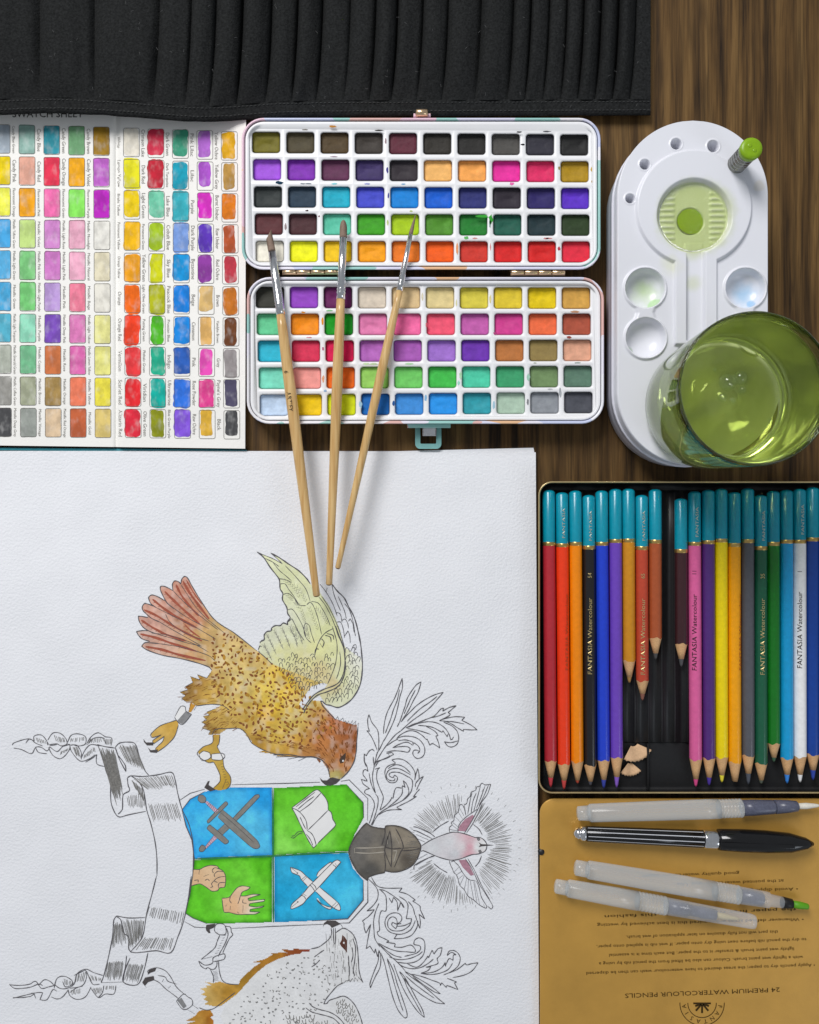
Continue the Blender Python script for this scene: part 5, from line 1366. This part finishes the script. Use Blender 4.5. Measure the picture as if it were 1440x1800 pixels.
gl.many('J', '340,200 360,150 430,145 460,180 460,250 400,260 350,230 340,200;400,260 370,330 350,390 300,440 200,520;460,170 510,180 520,230 535,260 500,300 460,380 430,450;470,190 485,260 450,360 400,450 380,490;200,520 320,490;175,535 240,580 320,560 330,500 440,460 455,480 440,520 330,545;175,535 200,590 250,620 270,605 320,630 360,600 370,545;300,630 330,700 330,765;385,540 390,620 410,710 440,755 500,780 600,785;180,1030 260,1055 340,1035 440,960 560,870', 1.3)
for k in range(8):
    gl.many('J', f'{440 - k * 13},{270 + k * 27} {462 - k * 12},{262 + k * 27}', .9)
    gl.many('J', f'{325 + k % 3 * 3},{650 + k * 14} {372 + k * 2},{640 + k * 14}', .8)
gl.many('W', '1045,690 1040,665 1100,645 1160,665 1200,710 1240,780 1300,835;1080,730 1120,750 1160,790 1240,850 1250,860;1110,700 1160,710 1180,740 1240,760;1240,880 1290,830 1320,850 1350,870 1350,910 1290,940 1240,880;1310,935 1370,970;1350,905 1395,935;1180,790 1200,775;1140,745 1150,725', 1.2)
flat('claw', 'J', '250,185 258,155 350,143 335,185 290,205 300,242 280,242 255,215', M['claw'], ge, .00020)
flat('claw', 'W', '1038,695 1048,660 1100,646 1090,670 1060,680', M['claw'], ge, .00020)
flat('claw', 'W', '1030,788 1000,750 1020,715 1080,703 1086,732 1040,747 1020,772', M['claw'], ge, .00020)
flat('leg_ring', 'W', '1248,878 1275,855 1312,915 1290,932', M['spot_grey'], ge, .00018)
flat('beak', 'K', '540,237 555,185 600,148 720,148 790,195 665,250 640,215 600,195 560,205', M['claw'], ge, .00020)
flat('eye', 'K', '815,350 850,380 882,430 880,600 850,560 800,510 778,470 805,420', pm('brown_eye', hexc('5d3526'), rough=.7), ge, .00021)
flat('eye_glint', 'K', '825,450 838,445 850,458 842,474 826,470', M['white_paint'], ge, .00026)
gl.many('K', '655,250 665,320 640,390 580,450 480,520 370,545;690,250 690,380 700,480;715,250 720,400 715,480;720,320 760,290 830,255 910,290 970,350 1010,440 1030,560 1040,700 1050,850 1075,950 1105,1020;790,195 820,245;830,1020 740,1070 650,1170 580,1260 555,1320 600,1310 630,1270 720,1240 820,1210 900,1240 980,1320 1040,1430 1080,1540 1100,1620;345,1305 400,1360 500,1400 620,1430 720,1480 800,1550 850,1620;300,1375 380,1430 480,1460 600,1490 700,1530 790,1620;960,400 1000,520 990,700 970,850 990,930;900,640 910,800 915,930;950,520 965,640 940,740;380,800 440,760 500,700;420,660 500,600 560,560', 1.5)
gl.many('K', '830,1030 870,990 880,1000 910,980 920,1010 960,960 980,1010 1000,950 1030,1000 1040,940 1105,1020', 1.2, sm=False)
r = random.Random(33)
sg = Ink()
for _ in range(60):
    x, y = r.uniform(572, 628), r.uniform(1640, 1722)
    l = r.uniform(5, 14)
    sg.line([(x, y), (x + r.uniform(-1, 2.2), y + l)], r.uniform(.7, 1.4))
gbody = pts('I', '398,1800 420,1770 455,1730 480,1705 520,1685 560,1678 585,1672 600,1700 590,1730 570,1760 545,1790 540,1800')
for x, y in scatter(gbody, 90, 7.5, 41):
    t = r.random()
    if t < .55:
        a = r.uniform(0, 6.3); q = r.uniform(2, 4)
        sg.line([(x, y), (x + q * math.cos(a), y + q * math.sin(a)), (x + q * math.cos(a) + q * math.cos(a + 1.6), y + q * math.sin(a) + q * math.sin(a + 1.6))], 1.0)
blobs('feather_spots', [(x, y, r.uniform(1.2, 2.6), r.uniform(.9, 1.7), r.uniform(-.6, .6)) for x, y in scatter(gbody, 110, 6.5, 43)], M['spot_grey'], ge)
scales(sg, pts('K', '700,1330 820,1260 920,1300 1000,1420 1050,1600 900,1600 820,1500 700,1430'), 7.5, 5, -6, 17, 1.0)
scales(sg, pts('K', '20,1500 300,1440 600,1540 760,1650 0,1650'), 9, 6, -7, 19, 1.1)
gl.build('ink_lines', M['line'], ge); sg.build('feather_marks', M['soft_line'], ge)

# ---- shield
qd = [('205,130 400,100 690,102 695,590 400,600 130,612 112,480 70,380 40,262 100,185', [(350, 1410, '38b0ee'), (370, 1440, '4cbcf2'), (430, 1440, '5cc4f4'), (460, 1400, '26a2e6'), (400, 1400, '48b8f0'), (450, 1490, '54c0f2'), (370, 1490, '30a8e8'), (340, 1470, '40b2ee')], '1880cc'),
      ('705,105 1230,78 1352,210 1355,320 1290,440 1245,560 980,572 705,590', [(500, 1400, '66c62e'), (520, 1460, '74d23e'), (500, 1490, '8adc58'), (600, 1410, '5fc428'), (620, 1440, '66cc30'), (570, 1480, '7ad648'), (610, 1480, '5cc022')], '1c8008'),
      ('130,625 400,610 690,600 690,1075 400,1082 220,1085 120,1045 65,1010 95,880 118,740', [(360, 1520, '5cc024'), (430, 1540, '70d038'), (460, 1520, '58bc20'), (350, 1590, '62c82a'), (400, 1600, '7ad844'), (460, 1600, '68cc30'), (380, 1620, '60c428')], '1a7808'),
      ('710,600 980,585 1242,575 1275,680 1350,770 1352,915 1240,1050 980,1065 712,1075', [(500, 1520, '34b2de'), (560, 1510, '22a4d2'), (600, 1540, '3ab6e0'), (620, 1580, '4cc0e4'), (520, 1600, '2cacd8'), (580, 1610, '34b0da'), (500, 1570, '20a0ce')], '1480ba')]
sh = None
for i, (s, ct, ed) in enumerate(qd):
    o = wash('drawn_shield' if i == 0 else 'quarter', pts('Y', s), ct, pad if sh is None else sh, z=.0001, cell=1.2, edge=ed, edge_w=8, mott=.22, seed=30 + i * 7, strength=1.12)
    if sh is None: sh = o
si = Ink()
si.many('Y', '205,112 100,142 25,192;400,80 800,70 1040,62;1190,55 1250,45 1385,180 1383,340;60,1070 130,1110 220,1115;400,1120 700,1105 1060,1090;1170,1082 1250,1080 1385,930 1385,770;40,262 100,185 205,130;1230,78 1352,210 1355,320;1352,770 1352,915 1240,1050 980,1065;40,262 70,380 112,480 130,612 118,740 95,880 65,1010 120,1045 220,1085', 1.5, sm=False)
sx = Ink(); sx.many('Y', '698,103 700,590 702,1076;130,618 400,606 700,596 980,580 1245,568', 3.0, z=.00014); sx.build('quarter_lines', pm('deep_green_line', hexc('2c8250'), rough=.8, var=.3, vscale=500), sh)
# crossed swords
sword = pm('sword_grey', hexc('8c8a84'), rough=.8, var=.22, vscale=400)
grip = pm('pink_grip', hexc('d9b4c8'), rough=.8, var=.3, vscale=700)
flat('sword', 'S1', '760,575 1080,240 1145,225 1150,265 800,630', sword, sh, .00016)
flat('sword', 'S1', '520,770 640,660 710,730 590,840', sword, sh, .00016)
flat('sword', 'S1', '385,700 420,680 690,910 680,950 630,960 375,740', sword, sh, .00018)
flat('sword_pommel', 'S1', '250,1040 290,980 345,1000 345,1040 310,1075 265,1075', sword, sh, .00018)
flat('sword_grip', 'S1', '345,1000 480,830 530,870 350,1040', grip, sh, .00017)
flat('sword', 'S1', '530,560 600,450 830,640 1110,900 1160,990 1130,1030 1060,1025 960,950 700,720', sword, sh, .00019)
flat('sword', 'S1', '370,620 640,335 680,350 670,385 410,640 385,655', sword, sh, .00021)
flat('sword_pommel', 'S1', '235,290 255,240 310,235 355,280 345,340 290,350 245,320', sword, sh, .00021)
flat('sword_grip', 'S1', '345,345 370,320 545,460 495,500', grip, sh, .00022)
si.many('S1', '760,575 1080,240 1145,225 1150,265 800,630;520,770 640,660;590,840 700,735;385,700 420,680 690,910 680,950 630,960 375,740 385,700;250,1040 290,980 345,1000 345,1040 310,1075 265,1075 250,1040;345,1000 480,830;350,1040 520,880;600,450 830,640 1110,900 1160,990 1130,1030 1060,1025 960,950 700,720 540,570;370,620 640,335 680,350 670,385 410,640 385,655 370,620;235,290 255,240 310,235 355,280 345,340 290,350 245,320 235,290;355,330 545,460;345,350 490,500;580,500 800,690 1060,930', .8, z=.00027)
for k in range(6):
    si.many('S1', f'{375 + k * 26},{395 + k * 19} {410 + k * 22},{350 + k * 18}', .9, z=.00028); si.many('S1', f'{360 + k * 24},{985 - k * 26} {385 + k * 24},{1015 - k * 26}', .9, z=.00028)
# open book
flat('book', 'S2', '345,400 520,270 660,160 710,148 755,185 810,250 850,330 855,430 900,470 920,560 960,645 840,770 710,900 680,935 650,960 620,940 560,820 510,720 430,560 370,440', M['white_paint'], sh, .00016)
si.many('S2', '345,400 520,270 660,160 710,148 755,185 810,250 850,330 855,430;855,430 900,470 920,560 960,645 840,770 710,900;345,400 430,440 500,510 550,600 560,720;345,400 400,500 470,650 540,790 600,900 650,965 685,930;575,710 700,590 855,435;455,455 600,350 700,250 755,190;560,720 620,760 660,830 690,940;400,390 540,280 670,180;430,420 560,310 660,240;460,530 500,620 540,700;545,770 600,840 640,930', 1.3, z=.00024)
si.many('S2', '500,730 430,740 380,790 340,800;500,750 440,770 370,825 330,815', 1.1, z=.00024)
# fist and open hand
skin = [(345, 1540, 'd9b48c'), (370, 1530, 'e0bf98'), (390, 1545, 'dcb892'), (410, 1590, 'deb48a'), (430, 1585, 'e4c2a0'), (405, 1605, 'd8ac84'), (450, 1600, 'e6dcc4'), (460, 1580, 'e6e2cc')]
wash('fist', pts('S3', '165,325 260,325 330,290 420,265 520,275 560,320 610,350 640,400 650,460 645,540 630,590 560,600 530,640 450,650 400,620 330,570 260,540 140,570 150,450'), skin, sh, z=.00016, cell=.9, mott=.1)
wash('open_hand', pts('S3', '595,755 700,740 760,670 820,600 900,570 1015,590 980,625 900,660 870,720 940,720 1060,695 1170,700 1080,725 980,760 1000,790 1230,772 1220,800 1010,835 1000,870 1100,885 1225,868 1190,890 1020,920 1010,955 1165,960 1090,990 960,995 820,995 700,965 625,960'), skin, sh, z=.00016, cell=.9, mott=.1)
si.many('S3', '165,325 260,325 330,290 420,265 520,275 560,320 610,350 640,400 650,460 645,540 630,590 560,600 530,640 450,650 400,620 330,570 260,540 140,570;260,330 250,400;560,320 490,300 450,340 470,380;610,360 530,355 480,400 490,440;640,430 560,440 500,470 480,500 530,520;650,520 560,525 540,560 545,600;480,490 440,540 460,580 420,600;320,430 400,400;180,490 240,480 240,520;340,490 380,470 410,500', 1.1, z=.00024)
si.many('S3', '595,755 700,740 760,670 820,600 900,570 1015,590 980,625 900,660 870,720 850,790 830,840;870,720 940,720 1060,695 1170,700 1080,725 980,760 1000,790 1230,772 1220,800 1010,835 1000,870 1100,885 1225,868 1190,890 1020,920 1010,955 1165,960 1090,990 960,995 820,995 700,965 625,960 595,755;720,730 710,790 740,830;910,770 905,820 960,830;910,860 905,970;720,870 715,930;820,960 850,980;660,850 650,880', 1.1, z=.00024)
# crossed fountain pens
flat('drawn_pen', 'S4', '325,275 470,330 540,395 640,480 1000,780 1030,860 1010,885 910,835 700,630 560,540 470,440 450,395 345,350', M['white_paint'], sh, .00016)
flat('drawn_pen', 'S4', '690,720 710,710 760,790 850,830 910,840 880,870 790,830', M['white_paint'], sh, .00016)
flat('drawn_pen', 'S4', '325,855 350,790 440,710 500,640 590,540 700,430 930,200 990,175 1035,205 960,290 740,540 560,720 490,800 350,865', M['white_paint'], sh, .00018)
flat('drawn_pen', 'S4', '690,400 720,340 820,250 890,205 915,225 800,320 720,410', M['white_paint'], sh, .00018)
si.many('S4', '325,275 470,330 540,395 640,480;325,275 345,350 450,395 470,440 560,540;740,560 1000,780 1030,860 1010,885 910,835 680,620;325,855 350,790 440,710 500,650 590,540 700,430 930,200 990,175 1035,205 960,290 740,540 560,720 490,800 350,865 325,855;690,400 720,340 820,250 890,205 915,225;690,720 760,790 850,830 910,840 880,870 790,830 690,740;620,500 670,540 690,590;595,520 640,570 665,610;475,670 520,690 540,730;500,650 550,680;470,460 540,400;500,470 560,410;920,240 960,270 970,300;950,220 990,270;910,830 970,770;940,850 1000,790;340,840 430,765;340,290 430,360', 1.2, z=.00026)
flat('nib_hole', 'S4', '415,760 435,755 440,768 420,775', M['claw'], sh, .00028); flat('nib_hole', 'S4', '410,355 430,350 435,365 418,368', M['claw'], sh, .00028)
si.build('ink_lines', M['line'], sh)

# ---- helmet
hm = wash('drawn_helmet', pts('X', '200,208 240,238 340,255 352,235 400,230 470,240 540,275 600,335 630,395 615,460 570,540 480,590 400,600 350,590 340,603 260,622 215,642 208,668 130,600 75,500 60,430 95,340 150,260'), [(640, 1475, '6a6764'), (650, 1530, '585653'), (625, 1500, '706d69'), (680, 1480, '65625e'), (700, 1465, '968c7c'), (715, 1475, '8f8576'), (690, 1510, '8a8274'), (715, 1510, '5f5850'), (665, 1500, '847c70'), (730, 1490, '7c7468')], pad, edge='58534c', edge_w=4, mott=.25, seed=61, cell=1.1, strength=1.1)
hi = Ink(); hi2 = Ink()
hi.many('X', '200,208 240,238 340,255 352,235 400,230 470,240 540,275 600,335 630,395 615,460 570,540 480,590 400,600 350,590 340,603 260,622 215,642 208,668 130,600 75,500 60,430 95,340 150,260 200,208;345,245 345,300 320,385;340,450 350,540 345,590;385,270 350,390 345,440 395,560;385,270 400,400 395,560;430,255 470,330 490,400 470,440 420,560;490,410 610,400;480,430 560,425 625,410;345,400 400,415 480,410', 1.6, z=.00024)
hi2.many('X', '110,408 220,408 340,400;110,445 220,450 340,440;105,408 105,450;370,290 365,380;410,430 440,430 415,520;420,300 460,380', 2.2, z=.00024)
hi.build('ink_lines', M['claw'], hm); hi2.build('highlights', pm('pale_grey_line', hexc('a9a296'), rough=.8), hm)

# ---- dove with rays
dv = wash('drawn_dove', pts('X', '630,395 720,340 870,285 960,292 1060,325 1110,330 1150,375 1140,430 1085,455 1030,462 940,495 870,505 770,480 650,430'), [(760, 1489, 'd2d3d6'), (790, 1480, 'd8d8db'), (800, 1500, 'cfd0d4'), (825, 1470, 'd9b3bb'), (826, 1489, 'd8a8b3'), (824, 1502, 'd9aab4'), (812, 1489, 'dcd6d8'), (840, 1489, 'e4e6e6'), (850, 1485, 'e8e8e8')], pad, cell=1.0, mott=.12, seed=71, strength=1.05)
flat('rosy_patch', 'X', '925,272 935,235 980,180 1040,145 1052,160 985,278', pm('rose_pencil', hexc('b98a9a'), rough=.8, var=.3, vscale=700), dv, .00016)
flat('rosy_patch', 'X', '928,505 990,500 1050,620 1025,628 960,560', bpy.data.materials['rose_pencil'], dv, .00016)
di = Ink(); r = random.Random(77)
di.many('X', '630,395 720,340 870,285 960,292 1060,325 1110,330 1150,375 1140,430 1085,455 1030,462 940,495 870,505 770,480 650,430 630,435;725,280 780,235 850,195;1045,222 1090,260 1115,305;1110,470 1090,520 1060,555;730,530 780,570 840,605;570,240 600,245 700,290 740,320;570,270 600,275 720,335;590,300 690,345;590,330 660,360;575,580 580,545 680,490 740,470;590,545 720,470;600,500 680,455', 1.4)
di.many('D', '590,670 590,620 620,590 610,560 640,540 650,480 690,440 710,360 740,360 760,400 780,480;590,640 690,660;620,590 680,640;625,560 700,620;650,490 720,560;690,440 740,520;710,400 760,490;690,680 690,620 720,560 780,500 850,450 910,410 905,440;760,690 850,540 960,330 1030,230 1065,120 1000,130 965,110 930,150 905,150 890,190 840,215 830,260 800,290 790,340 760,360;780,480 760,350;800,470 830,300 850,220;840,450 860,320 900,220;870,430 900,320 950,130;900,400 950,280 1000,140;930,370 990,250 1040,130;785,685 880,540 970,340', 1.1)
di.many('G', '590,215 600,260 620,300 640,350 670,380 690,430 710,500 760,550 800,620 870,670 940,730 1010,765 1020,740 960,640 930,520 900,450;610,230 640,220 660,240 700,280 740,350 810,430 890,450;770,190 850,310 930,480 1020,620 1090,740 1070,775 1030,740;800,190 880,330 960,500 1060,680;640,350 700,290;670,380 730,340;690,430 750,380;710,500 760,390;760,550 790,410;800,620 810,430;870,670 830,450;905,690 870,460;940,730 880,460', 1.1)
flat('beak', 'X', '1085,362 1110,378 1150,380 1210,386 1150,392 1110,395 1088,402 1100,383', M['claw'], dv, .00022)
for s in ('1075,335 1090,330 1098,342 1085,350', '1085,430 1100,425 1110,437 1095,448'):
    flat('eye', 'X', s, M['spot_grey'], dv, .00020); di.many('X', s + ' ' + s.split()[0], .8)
for s in (('930,250 1010,160', 9), ):
    pass
di.build('ink_lines', M['line'], dv)
ry = Ink()
cx0, cy0 = 806.5, 1490
dpoly = pts('X', '560,225 700,290 740,330 870,285 860,240 930,110 1000,-60 1190,-100 1080,120 990,285 1060,325 1110,330 1215,380 1215,395 1140,440 1085,455 1030,462 1200,880 1140,885 930,720 860,520 770,480 700,500 580,590 560,540 630,430 620,390')
for k in range(165):
    a = 2 * math.pi * (k + r.uniform(-.3, .3)) / 165
    r0 = 51 + r.uniform(0, 6); r1 = 93 + 5 * math.sin(a) + r.uniform(-7, 7)
    seg = []
    for t in range(8):
        q = r0 + (r1 - r0) * t / 7
        x, y = cx0 + q * math.cos(a) * 1.0, cy0 + q * math.sin(a)
        if inside(np.array([x]), np.array([y]), dpoly)[0]:
            if len(seg) > 1: ry.line(seg, r.uniform(.6, 1.05), sm=False)
            seg = []
        else: seg.append((x, y))
    if len(seg) > 1 and (cx0 + r1 * math.cos(a) > 712): ry.line(seg, r.uniform(.6, 1.05), sm=False)
for k in range(44):
    a = 2 * math.pi * (k + r.uniform(-.3, .3)) / 44; q = r.uniform(103, 110)
    x, y = cx0 + q * math.cos(a), cy0 + q * math.sin(a)
    if x < 735: continue
    ry.line([(x, y), (x + 5 * math.cos(a), y + 5 * math.sin(a))], 1.0, sm=False)
ry.build('light_rays', M['soft_line'], dv)

# ---- leafy mantling, one sprig above and one below the helmet
m1 = Ink()
m1.many('M', '340,690 345,600 370,480 410,390 460,300 500,200 545,75;545,75 548,180 520,280 500,380 470,500 430,600 370,720 335,775;515,200 490,320 450,420 420,520 390,600 360,680;755,115 700,150 640,230 600,300 575,390 550,460 520,550 490,610;755,115 720,230 670,320 620,420 570,500 530,560;690,205 640,300 600,390 565,470;1000,230 900,260 800,310 700,380 640,440 590,490 540,550;1000,230 930,310 850,400 760,470 660,540 590,600 525,660;930,275 850,340 760,400 680,470 600,550;180,475 165,530 170,610 185,660 155,655 200,710 240,790 270,870;180,475 210,560 270,640 285,700 288,780 285,870;335,775 300,850 270,900 250,980 235,1050;530,655 470,700 400,780 340,860 290,940 250,1010;585,625 650,590 720,565 820,525 900,490 970,415 1000,405 990,440 1060,400 1140,378;1140,378 1090,420 1050,455 1075,470 1060,490 960,540;870,510 950,490 1030,455;955,540 1040,515 1130,500 1235,505 1200,540 1300,590 1370,645 1290,645 1220,640 1220,660 1150,620 1090,580 1020,550 955,545;1000,550 1100,555 1230,580;600,620 720,575 830,555 930,570 1010,620 1060,690 1080,760;1000,560 1090,600 1150,660 1168,740 1150,800 1100,832 1050,825 1010,775 1060,785 1110,780 1160,765;1110,720 1095,750 1075,745;720,595 830,605 900,625 980,670 995,655 1040,720 1050,690;490,730 540,690 620,655 700,665 770,710 810,750 820,745 850,815 880,795 960,845 940,770 915,715 940,705 905,660 800,600;600,630 720,650 860,695;480,740 560,715 660,720 730,750 780,810 795,880 770,940 710,960 665,920 670,875 710,868 740,890;500,765 580,755 660,780 665,815;670,785 720,820 740,870 715,905;380,820 440,775 500,745;440,840 520,800 600,780 660,815;440,840 520,830 600,830 635,850 610,890 540,880 450,875 370,890;370,905 430,895 450,915 400,940 330,970 280,1000 250,1050;385,905 410,935;240,880 215,860 180,880 150,930 130,910 125,980 150,1050', 1.35)
m1.many('N', '185,0 190,80 225,150 240,235 205,205 170,225 165,290 205,340 230,390 180,375 140,360 165,430 270,505 200,530 195,580 270,620 330,700 345,780 320,880 290,980 260,1060;325,0 330,90 340,160 320,250 315,350 330,450 360,580 320,500 285,400 260,260;340,130 400,70 500,40 590,5;350,200 430,175 390,220 380,350 420,480 480,620 480,690 430,850;360,590 400,650 400,750 370,880 330,1000 290,1090;680,100 620,55 700,35 800,50 890,110 950,180 990,270 980,370;680,110 600,130 530,180 510,260 530,350 570,400 630,415 690,395 710,330 660,295 640,330 600,320 575,290 600,255 680,245 760,260 840,300 940,370 940,500 890,610 780,700 640,770 520,830 420,900 350,1000 310,1090;670,340 660,375 600,380 545,345 535,280 580,210 680,185 780,210 920,290;560,190 640,140 720,130 820,170 915,260;985,370 1000,280 1030,190 1050,280 1050,350;990,480 1000,420 1060,350 1120,315 1060,420 1010,530;1060,515 1010,570 960,640 1010,630 900,700 780,760 700,800 720,820 780,840 690,840 560,850 460,890 420,920;430,850 520,780 600,690 615,650 640,660 680,500 780,500;780,500 790,460 830,490 800,380 850,430 880,500 885,590 800,680;790,500 780,590 700,690 560,800', 1.35)
m1.build('drawn_leaf_sprig', M['line'], pad)
m2 = Ink()
m2.many('Q', '205,10 260,100 330,130 430,135 545,132 510,175 600,200 690,265 660,275 740,330 745,370 795,475 730,420;740,580 710,500 690,430;730,420 745,500 740,580;170,30 250,110 280,180 270,260 220,330 155,385 240,370 180,440 110,495 125,520 125,560 145,630 200,530 170,680 150,800 190,770 240,850 250,800 275,890 290,820;290,145 350,160 420,200 490,250 540,300 570,350;300,150 360,210 372,300 365,385 315,385 290,480 295,560 295,600 270,620 290,660 350,690 400,715 370,730 470,745 460,780 540,785 640,760 690,810 680,840 600,835 480,825 380,790 290,740;400,240 430,295 450,235 490,290 495,385 530,290 560,350;510,225 580,270 610,330 590,470 650,470 640,500;610,280 660,340 685,430;535,520 490,530 440,510 430,540 475,580 490,540 480,470 430,450 390,490 390,560 440,600 540,600 620,550 650,490;480,530 530,500 540,450 500,410 430,410 375,450 355,520 380,590 440,630 540,640 640,590 690,490;490,555 570,545 640,510;490,640 455,690 560,685 650,650 710,560 715,490;290,300 250,400 230,500 235,600 245,690 300,780;675,760 680,710 730,680 785,710 795,800 770,880 700,940 600,960 500,950;675,755 740,770 745,810 700,850 570,885;400,890 500,920 620,910 720,870 770,830;470,930 540,990 640,1020 740,1010 820,970 890,915;600,965 700,1005 770,960 830,880 835,900 875,815 895,860 940,800 985,790 965,870 930,910 940,960 880,985 805,1005 860,1000 830,1040 750,1070 880,1060 980,1010 1020,950 1020,995 1060,910 1105,930 1110,870 1140,870 1090,840 1040,875 1060,830 1110,820 1160,850 1185,910 1160,990 1090,1050 1000,1090;750,1070 850,1085 960,1070 1050,1030 1100,960;1050,1070 1150,1030 1240,960 1255,980 1310,965 1380,955 1320,1040 1230,1090 1100,1120', 1.35)
m2.many('R', '290,190 310,270 300,380 250,480 195,605 190,560 230,440 280,310 285,220;310,220 350,330 390,500 440,700 500,850 570,935 600,920 590,850 540,700 490,560 450,420 380,280;380,290 420,420 470,600 520,760 555,860;450,340 500,480 560,620 640,760 720,870 790,930 770,850 700,720 620,570 560,470 515,425;515,430 570,520 600,600 700,780 760,890;575,425 650,490 750,560 870,660 960,740 1015,780 920,770 800,710 700,640 620,580 570,500;580,470 680,560 800,650 900,720;580,425 700,490 850,580 965,670 900,650 780,570 660,480;650,455 760,480 870,520 960,555 965,580 980,550 1030,600 1040,580 1160,625 1120,550 1145,540 1080,515 1040,500;280,110 340,180 420,260 500,330 580,420;300,130 380,200 460,250 540,270', 1.35)
m2.build('drawn_leaf_sprig', M['line'], pad)

# ---- ribbon banner
bn = Ink(); bh = Ink()
bn.many('U', '85,200 95,185 150,165 200,155 240,170 240,135 290,128 325,165 335,200;180,185 210,155 250,185 300,205;335,165 370,115 420,115 460,150 470,190 430,205 400,190 350,195;475,180 500,130 550,120 600,140 600,190 560,205 520,200;610,190 640,140 690,112 740,140 785,150 780,205;620,190 660,150 730,150 740,190;95,220 150,230 220,260 250,215 290,215 330,240 350,210 400,245 440,210 490,195 500,240 560,310 620,300 670,265;250,215 270,250 330,260;340,215 370,270 420,295 460,270 495,220;495,200 540,200 570,250 570,300;570,290 600,230 640,195 700,205;600,320 650,290 680,265 680,330 735,350;330,175 350,200 400,195;470,190 495,195;600,190 620,195', 1.2)
bn.many('U', '680,195 740,210 810,220;690,205 720,290 745,380 775,460 780,600 810,680 840,705 900,690 1025,665;810,215 840,185 900,178 950,190 980,280 1020,380 1045,410;810,215 840,300 885,385 880,340 830,270;895,430 920,415 1000,420 1110,408 1205,390 1230,440 1250,540 1280,650 1330,760 1355,880 1360,1000 1355,1120;895,430 900,480 910,520 865,550 860,650 830,685;920,415 970,450 1010,520 1030,650 1060,750 1090,880 1103,1000 1103,1120', 1.5)
for q, n in (('700,215 800,225 820,640 870,560', 24), ('830,195 945,190 900,330 1030,405', 18), ('930,430 1200,400 1050,520 1235,500', 24), ('1040,610 1240,600 1080,745 1285,740', 18), ('890,560 1010,520 905,640 1010,650', 11), ('925,440 1000,500 960,520 1010,600', 10), ('640,150 720,150 620,190 735,180', 8), ('500,150 590,140 490,180 590,175', 7), ('380,125 450,150 400,180 460,185', 7), ('600,260 660,210 590,295 670,250', 9), ('430,240 490,215 420,270 480,240', 7), ('745,150 785,155 745,200 780,205', 5), ('250,140 320,170 270,190 325,190', 6), ('510,210 540,205 540,280 565,290', 6)):
    bh.hatch('U', q, n)
bn.many('W', '1100,0 1070,120 1030,270 1000,430 920,530;1345,0 1320,180 1290,320 1250,430 1200,540 1100,525 920,535 905,430 870,400 850,310 820,285;820,280 800,310 790,430 760,580 730,700 710,750;820,280 900,295 1020,292;1040,540 1010,670 965,765 865,745 880,650 890,560;915,575 880,660 865,745;710,750 860,745', 1.5)
for q, n in (('810,320 860,330 785,520 895,480', 13), ('860,300 1015,300 920,520 990,450', 20), ('1055,210 1290,250 1030,290 1270,350', 18), ('1010,430 1220,430 940,520 1190,530', 18), ('760,600 870,590 735,740 850,735', 16), ('910,610 1010,620 875,740 965,755', 14), ('620,690 720,720 650,745 710,740', 8), ('450,720 510,740 460,770 500,770', 6), ('650,785 710,780 680,840 720,820', 7), ('500,800 560,790 510,840 560,830', 6), ('540,690 600,670 530,750 580,750', 6), ('745,770 800,770 740,800 800,800', 6)):
    bh.hatch('W', q, n)
bn.many('W', '65,760 100,790 160,790 220,780 270,760 300,770;70,765 140,770 210,760 250,740 290,790 340,780 380,770 350,740 310,730 270,770;380,790 400,720 450,705 500,730 510,760 460,780 440,740;380,760 420,790 470,790 520,760 540,690 600,655 660,680 725,700;520,700 600,660 610,700 580,770 490,790;610,670 650,760 700,760;90,860 150,845 210,830 260,820 300,820 280,870 330,870 370,800 400,810;360,850 400,865 440,850 480,800 490,840 540,868 600,850 640,780;490,820 540,785 580,775;640,790 690,855 740,830 800,830 815,770;730,770 720,820 690,855;210,850 240,830 250,860;90,855 160,855 220,845', 1.2)
bo = bn.build('drawn_ribbon', M['line'], pad); bh.build('ribbon_hatching', M['soft_line'], bo)
